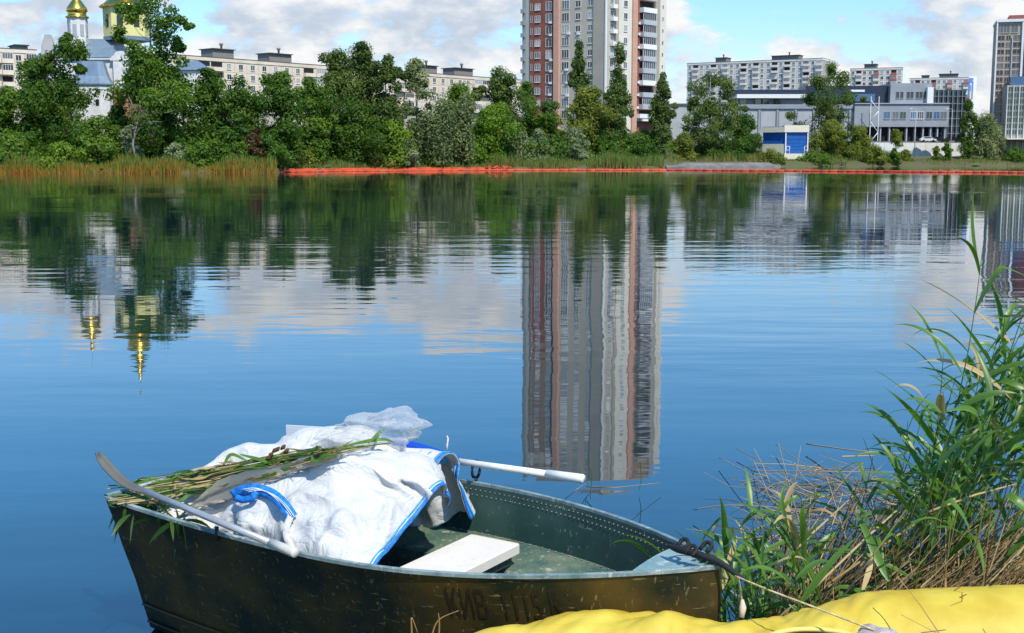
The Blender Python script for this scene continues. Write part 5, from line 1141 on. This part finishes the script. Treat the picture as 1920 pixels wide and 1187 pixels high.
def mooring():
    t = thing('mooring_rope', 'black and tan mooring rope running from the bow over the yellow boom', 'rope', W(.1, 0, .7))
    P = [W(.24, .05, .725), W(.16, .0, .735), W(.08, -.02, .74), W(-.02, -.03, .725), at(1392, 1086, 4.34)]; MB().tube(smooth_path(P, 20), np.interp(np.linspace(0, 1, 20), [0, .2, .6, 1], [.006, .016, .014, .010]), 8).build('black_line', 'rope_black', t)
    for k, (a, p) in enumerate(((.19, .03), (.13, -.03), (.10, .04))): c = W(a, p, .735); MB().tube(smooth_path([c, c + np.array([.03, .02, .035]), c + np.array([.05, -.02, .02]), c + np.array([.02, -.03, .0])], 10), .008, 6).build('knot', 'rope_black', t)
    P = [at(1378, 1080, 4.35), at(1440, 1106, 4.2), at(1520, 1136, 4.1), at(1640, 1182, 4.0)]; MB().tube(smooth_path(P, 24), .0035, 6).build('tan_line', 'rope_tan', t)
    P = [at(1384, 1083, 4.34), at(1388, 1105, 4.33), at(1392, 1128, 4.31)]; MB().tube(P, .004, 5).build('tail', 'rope_tan', t); MB().tube([at(1392, 1124, 4.31), at(1393, 1140, 4.30), at(1391, 1158, 4.29)], [.006, .014, .008], 7).build('frayed_end', 'rag', t)
    rng = np.random.default_rng(4); bm = bmesh.new(); bmesh.ops.create_icosphere(bm, subdivisions=3, radius=1)
    for v in bm.verts: v.co = Vector((v.co.x * .075, v.co.y * .055, v.co.z * .036)) * (1 + .2 * math.sin(5 * v.co.x + 3) * math.sin(4 * v.co.y) + rng.normal(0, .03))
    me = bpy.data.meshes.new('stone'); bm.to_mesh(me); bm.free(); me.materials.append(M['stone']); o = link('stone', me, None, at(1642, 1194, 4.02)); tag(o, 'grey stone holding down the rope end on the yellow boom', 'stone')
mooring()
def yellow_boom():
    rng = np.random.default_rng(8)
    from mathutils import noise as mn
    Xs = np.concatenate([np.linspace(-.75, 1.5, 210), np.linspace(1.52, 4.2, 70)]); ctr = np.interp(Xs, [-.75, -.2, .2, .6, .85, 1.05, 1.3, 2., 4.2], [4.02, 4.10, 4.25, 4.26, 4.23, 4.32, 4.44, 4.50, 4.58]); cz = np.interp(Xs, [-.75, -.2, .2, .6, .9, 1.3, 2, 4.2], [.30, .365, .375, .375, .37, .365, .365, .365])
    rr = np.interp(Xs, [-.75, -.2, .2, .55, .75, .9, 1.1, 1.35, 2, 4.2], [.15, .19, .20, .205, .165, .165, .20, .225, .24, .245]); cr = np.interp(Xs, [-.75, .2, .75, .95, 1.2, 1.5, 4.2], [.7, .9, 1.4, 1.4, .9, .25, .15])
    n = 84; G = []
    ph = rng.uniform(0, 6, 12); fx = rng.uniform(5, 30, 12); fa = rng.integers(1, 6, 12)
    for x, y, z, r, k in zip(Xs, ctr, cz, rr, cr):
        row = []
        for j in range(n + 1):
            t = 2 * math.pi * j / n; d = sum((abs(math.sin(.5 * (fx[i] * x + fa[i] * t + ph[i] + .8 * math.sin(3 * t + 5 * x)))) ** .55 - .7) / (1 + .10 * fx[i]) for i in range(12)) * .030 * k
            d += k * .010 * (mn.ridged_multi_fractal(Vector((x * 5.5, math.cos(t) * 1.6, math.sin(t) * 1.6)), 1., 2.1, 4, .9, 2.) - 1.2) * .55
            q = r + d; row.append((x + .25 * k * d, y + q * math.cos(t), z + q * math.sin(t) * (.96 if math.sin(t) > 0 else .8)))
        G.append(row)
    t = thing('yellow_boom', 'thick yellow containment boom lying crumpled along the near bank', 'containment boom', (1.2, 4.3, .1)); MB().grid(G).build('sleeve', 'boom_yellow', t)
    m = MB(); P = [at(x, y, 4.12) for x, y in ((1425, 1205), (1450, 1188), (1490, 1180), (1535, 1180), (1580, 1185), (1615, 1198))]; P = smooth_path(P, 24); m.tube(P, .009, 7); m.build('hem', 'boom_hem', t)
    G = [[p + np.array([0, .002, -.006]), p + np.array([0, .035, -.05]), p + np.array([0, .03, -.12])] for p in P]; o = MB().grid(G).build('pocket', 'boom_brown', t)
yellow_boom()

# ------------------------------------------------------------------ reeds of the near bank
LEAFM = []
def make_leaves():
    rng = np.random.default_rng(41)
    for i in range(22):
        L = rng.uniform(.24, .46); w = rng.uniform(.012, .023); dr = rng.uniform(.1, 1.3); up = rng.uniform(.1, .9); tw = rng.uniform(-1.2, 1.2); kink = rng.random() < .25; P = []; d = np.array([math.cos(up), 0, math.sin(up)]); p = np.zeros(3); n = 11
        V = []; tn = []; b0 = rng.uniform(.35, .8)
        for k in range(n):
            s = k / (n - 1); e = up - dr * s * s * 1.4 - (1.3 if kink and s > .55 else 0); d = np.array([math.cos(e), .12 * math.sin(3 * s + i), math.sin(e)]); 
            if k: p = p + d * L / (n - 1)
            ww = w * np.interp(s, [0, .12, .4, .75, 1], [.35, .8, 1, .62, .04]); a = tw * s; sdv = np.array([0, math.cos(a), math.sin(a)])
            V.append([p - sdv * ww + np.array([0, 0, ww * .35]), p.copy(), p + sdv * ww + np.array([0, 0, ww * .35])]); tn += [b0 + .12 * s, b0 - .1 + .12 * s, b0 + .1 + .12 * s]
        for mt in ('reed_leaf', 'reed_dry'):
            me = MB().grid(V).mesh('leaf', mt); settone(me, np.clip(tn, 0, 1)); LEAFM.append((mt, me))
make_leaves()
GREEN = [m for t, m in LEAFM if t == 'reed_leaf']; DRY = [m for t, m in LEAFM if t == 'reed_dry']
def reed(rng, base, tip, label, group, nleaf=8, sag=.04, dryness=.04, s0=.25, big=1., flat=.5, name='reed'):
    base = np.array(base, float); tip = np.array(tip, float); t = thing(name, label, 'reed', base, group); L = np.linalg.norm(tip - base); bend = rng.normal(0, .03, 3) * L
    f = lambda s: base + (tip - base) * s + bend * math.sin(math.pi * s) + np.array([0, 0, sag * L * math.sin(math.pi * s)])
    m = MB(); S_ = np.linspace(0, 1, 9); r = .0042 * big; m.tube([f(s) for s in S_], np.linspace(r, r * .35, 9), 5); o = m.build('stem', 'reed_leaf', t); settone(o.data, np.repeat(np.linspace(.75, .35, 9), 5))
    az0 = math.pi * rng.integers(0, 2)
    for k in range(nleaf):
        s = s0 + (1 - s0) * (k + rng.uniform(.2, .8)) / nleaf; az = az0 + math.pi * (k % 2) + rng.normal(0, flat); me = (DRY if rng.random() < dryness else GREEN)[rng.integers(0, 22)]
        q = link('leaf', me, t, f(s)); q.rotation_euler = (rng.normal(0, .25), -rng.uniform(.0, .7), az); sc = big * rng.uniform(.75, 1.15) * (1 if s < .85 else .8); q.scale = (sc, sc, sc)
    return t
def near_reeds():
    rng = np.random.default_rng(55)
    def gz(p): return max(bank_z(p[0], p[1]), 0.)
    def b(px, y, Y): p = at(px, y, Y); p[2] = gz(p) - .02; return p
    reed(rng, b(1625, 1010, 5.15), at(1843, 462, 5.0), 'tallest reed leaning out over the open water, one blade pointing straight up', 'tall reeds on the right bank', 7, .02, s0=.3, flat=.35)
    reed(rng, b(1690, 1020, 5.1), at(1906, 560, 5.0), 'tall reed leaning right of the tallest one, drooping leaves at its top', 'tall reeds on the right bank', 9, .03, s0=.3, flat=.4)
    reed(rng, b(1650, 1000, 5.4), at(1702, 790, 5.35), 'short thin reed left of the tall leaning reeds', 'tall reeds on the right bank', 4, .02, s0=.3, big=.7)
    # upright single blade crossing the far boom line
    q = link('leaf', GREEN[3]); 
    t = thing('upright_reed', 'single upright green blade crossing the red boom line', 'reed', at(1826, 500, 5.0)); q.parent = t; P = smooth_path([at(1833, 490, 5.), at(1826, 455, 5.), at(1822, 410, 5.), at(1826, 350, 5.)], 12); bpy.data.objects.remove(q)
    o = MB().ribbon(P, np.array([1., .2, 0]) * (.008 * np.sin(np.linspace(.4, 3.1, 12)))[:, None]).build('blade', 'reed_leaf', t); settone(o.data, np.tile([.75, .55, .85], 12))
    lab = 'green reed in the dense clump at the right edge'; grp = 'reeds of the dense right clump'
    for k in range(64):
        px = rng.uniform(1690, 2060); Y = rng.uniform(4.75, 6.6); y0 = rng.uniform(960, 1060); bs = b(px - 90, y0, Y); top = np.interp(px, [1690, 1780, 1900, 2060], [780, 650, 560, 520]) + rng.uniform(-40, 190)
        reed(rng, bs, at(px + rng.uniform(10, 150), top, Y + rng.uniform(-.3, .2)), lab, grp, rng.integers(6, 9), .03, .03, s0=.2, flat=.9)
    lab = 'low green reed shoot sprawling between the bow and the tall clump'; grp = 'low reed shoots beside the bow'
    for k in range(24):
        px = 1385 + 260 * rng.uniform(0, 1) ** 1.4; Y = rng.uniform(4.55, 5.5); bs = b(px, 1060, Y); tp = at(px + rng.normal(-35, 60), np.interp(px, [1385, 1500, 1720], [985, 930, 880]) + rng.uniform(0, 120), Y + rng.normal(0, .2)); tp[2] = max(tp[2], bs[2] + .12)
        reed(rng, bs, tp, lab, grp, rng.integers(5, 8), .08, .10, s0=.15, big=.8, flat=1.2, name='reed_shoot')
    # leaves hanging low beside the bow, against the boom
    for k in range(12):
        px = rng.uniform(1352, 1420); bs = b(px + 20, 1120, 4.5 + rng.uniform(0, .25)); tp = at(px + rng.normal(0, 18), rng.uniform(1050, 1110), 4.5)
        reed(rng, bs, tp, 'short green shoot squeezed between the bow and the yellow boom', 'shoots behind the boom', 4, .05, .1, s0=.2, big=.7, flat=1.3, name='reed_shoot')
    # dry litter: stalks leaning and lying, nobody could count them
    def stalks(n, f0, f1, r0, r1, mats, name, label, cat):
        for mt in mats:
            m = MB(); tn = []
            for k in range(n):
                a, c = f0(), None; c = f1(a); mid = (a + c) / 2 + rng.normal(0, .03, 3) * np.linalg.norm(c - a); r = rng.uniform(r0, r1); m.tube([a, mid, c], [r, r * .9, r * .5], 4, caps=False); tn += [rng.uniform(0, 1)] * 12
            o = m.build(name, mt, kind='stuff'); settone(o.data, tn); tag(o, label, cat, kind='stuff')
    def fb(): p = at(rng.uniform(1400, 1860), 1090, rng.uniform(4.7, 5.7)); p[2] = gz(p) - .01; return p
    def ft(a): L = rng.uniform(.15, .85); d = np.array([rng.normal(.62, .35), rng.normal(.0, .35), abs(rng.normal(.45, .25))]); return a + d / np.linalg.norm(d) * L
    stalks(760, fb, ft, .002, .0048, ('reed_dry',), 'straw_litter', 'pale straw stalks leaning among the reeds', 'straw'); stalks(760, fb, ft, .0015, .004, ('reed_brown',), 'brown_litter', 'brown dead reed stalks tangled behind the boom', 'dead reeds')
    def fb4(): p = at(rng.uniform(1385, 1640), 1100, rng.uniform(4.62, 5.2)); p[2] = gz(p) - .01; return p
    def ft4(a): L = rng.uniform(.08, .34); d = np.array([rng.normal(.3, .4), rng.normal(0, .4), abs(rng.normal(.6, .3))]); return a + d / np.linalg.norm(d) * L
    stalks(700, fb4, ft4, .0015, .0036, ('reed_brown',), 'stubble', 'brown broken reed stubble between the bow and the boom', 'stubble')
    def fb2(): p = at(rng.uniform(1640, 2000), 1080, rng.uniform(4.65, 5.3)); p[2] = gz(p) - .01; return p
    def ft2(a): L = rng.uniform(.06, .28); d = np.array([rng.normal(0, .6), rng.normal(0, .5), abs(rng.normal(.6, .3))]); return a + d / np.linalg.norm(d) * L
    stalks(1500, fb2, ft2, .0009, .0019, ('reed_dry',), 'dry_grass', 'dry tan grass on the bank above the yellow boom', 'grass')
    # raft of broken stalks over the shallow water
    def fb3(): return onz(rng.uniform(1420, 1760), rng.uniform(880, 1040), .02) + np.array([0, 0, rng.uniform(0, .05)])
    def ft3(a): L = rng.uniform(.1, .5); d = np.array([rng.normal(-.3, .8), rng.normal(.0, .8), abs(rng.normal(.08, .12))]); return a + d / np.linalg.norm(d) * L
    stalks(220, fb3, ft3, .0015, .0035, ('reed_dry',), 'floating_straw', 'raft of broken straw floating before the reeds', 'straw')
    # stalks one can pick out over the water
    S_ = [([(1348, 858), (1410, 890), (1450, 925), (1480, 950)], 'bent grey stalk nearest the open water, forked at its tip'), ([(1382, 842), (1445, 875)], 'short pale stalk above the bent grey one'),
      ([(1455, 833), (1520, 880), (1580, 915)], 'long straw stalk slanting down to the litter with a broken top'), ([(1512, 832), (1600, 845), (1700, 852), (1760, 838)], 'thick tan stalk lying nearly level over the water'),
      ([(1408, 883), (1560, 884), (1730, 886)], 'thin level stalk floating on the water'), ([(1578, 856), (1640, 854)], 'short cream stalk just below the thick tan one'), ([(1412, 862), (1430, 900), (1445, 940), (1500, 970)], 'dark curved twig rising left of the floating stalks'),
      ([(1300, 956), (1360, 946), (1450, 950), (1520, 960)], 'long thin stem drifting beside the bow'), ([(1466, 940), (1475, 900), (1468, 880)], 'upright broken twig standing among the floating stalks'), ([(1620, 868), (1590, 890), (1560, 930)], 'pale stalk crossing behind the thick tan one'),
      ([(1085, 880), (1100, 905), (1108, 912)], 'green blade standing by the far oar handle'), ([(1098, 858), (1110, 890), (1107, 935)], 'tall green blade beside the far oar handle'), ([(1100, 912), (1150, 915), (1240, 905)], 'thin drifting stem off the far oar handle'), ([(1200, 860), (1203, 900), (1198, 920)], 'lone green blade in the tower reflection'),
      ([(1060, 935), (1085, 915), (1100, 905)], 'short stem below the far oar handle')]
    for i, (P, lb) in enumerate(S_):
        bz = [.05 + .10 * math.sin(math.pi * k / (len(P) - 1)) for k in range(len(P))]
        if 'standing' in lb or 'tall green' in lb or 'lone' in lb or 'upright' in lb:
            y = max(q[1] for q in P); Y = onz(P[0][0], y + 6, 0.)[1]; Q = [at(a, c, Y) for a, c in P]
        else: Q = [onz(a, c, z) for (a, c), z in zip(P, bz)]
        gr = 'green' in lb; Q = smooth_path(Q, 16); m = MB(); r = .0055 if 'thick' in lb else .0034; m.tube(Q, np.linspace(r, r * .5, 16), 5); o = m.build('fallen_stalk' if not gr else 'water_reed', 'reed_leaf' if gr else 'reed_dry'); tag(o, lb, 'stalk', 'stalks over the water'); tone_const(o, rng.uniform(.35, .9))
    # long straight dry canes slanting over the litter
    for i, (p0, p1, Y0, Y1, lb) in enumerate((((1498, 1130), (1740, 905), 4.55, 5.1, 'long straight straw cane slanting up from the yellow boom'), ((1440, 1085), (1600, 930), 4.7, 5.2, 'straw cane left of the long slanting one'), ((1560, 1090), (1800, 930), 4.7, 5.3, 'brown cane parallel to the long slanting one'), ((1740, 960), (1915, 905), 5.0, 5.2, 'bare straw cane crossing the clump at the right edge'))):
        m = MB(); m.tube([at(*p0, Y0), (at(*p0, Y0) + at(*p1, Y1)) / 2 + np.array([0, 0, .01]), at(*p1, Y1)], [.0055, .005, .003], 6); o = m.build('dry_cane', 'reed_brown' if 'brown' in lb else 'reed_dry'); tag(o, lb, 'cane', 'dry canes'); tone_const(o, .7)
    o = MB().ribbon(smooth_path([at(1618, 1106, 4.6), at(1630, 1070, 4.62), at(1636, 1038, 4.66)], 10), np.array([1., .1, 0]) * .013 * np.sin(np.linspace(.5, 3.0, 10))[:, None]).build('dry_leaf', 'reed_dry'); tone_const(o, .8); tag(o, 'pale dry leaf standing behind the top edge of the yellow boom', 'leaf')
    # wisps in front of the boom and before the hull
    Q = []; T = []
    def wisp(n, x0, x1, Y0, Y1, h0, h1, w):
        P = np.stack([rng.uniform(x0, x1, n), rng.uniform(Y0, Y1, n), np.zeros(n)], 1); P[:, 2] = [gz(p) for p in P]; q, tt = blades(rng, P, rng.uniform(h0, h1, n), np.full(n, w), .35, 5, .8); return q, np.clip(tt * .3 + np.tile(rng.uniform(.1, .6, n), 5)[:, None], 0, 1)
    for a in ((60, 1.5, 2.3, 3.75, 3.98, .25, .5, .0022), (30, .05, .9, 3.72, 3.85, .25, .40, .0022), (14, -.5, 0., 3.85, 4.0, .15, .30, .0022)): q, tt = wisp(*a); Q.append(q); T.append(tt)
    o = link('grass_wisps', quadmesh('grass_wisps', np.concatenate(Q), np.concatenate(T), 'reed_brown')); tag(o, 'thin dry grass wisps in front of the yellow boom', 'grass', kind='stuff')
    for i, P in enumerate(([(772, 1200), (772, 1175), (770, 1155), (774, 1160), (784, 1190)], [(808, 1200), (815, 1172), (826, 1158), (860, 1145)], [(823, 1195), (824, 1165), (822, 1150)])):
        Q = [at(a, c, 4.15) for a, c in P]; m = MB(); m.tube(smooth_path(Q, 14), np.linspace(.004, .0015, 14), 5); o = m.build('dry_twig', 'reed_brown'); tone_const(o, .5); tag(o, ('looped reddish twig before the hull, leftmost of three', 'forked reddish twig before the hull, its branch pointing right', 'short upright reddish twig before the hull beside the forked one')[i], 'twig', 'twigs before the hull')
near_reeds()
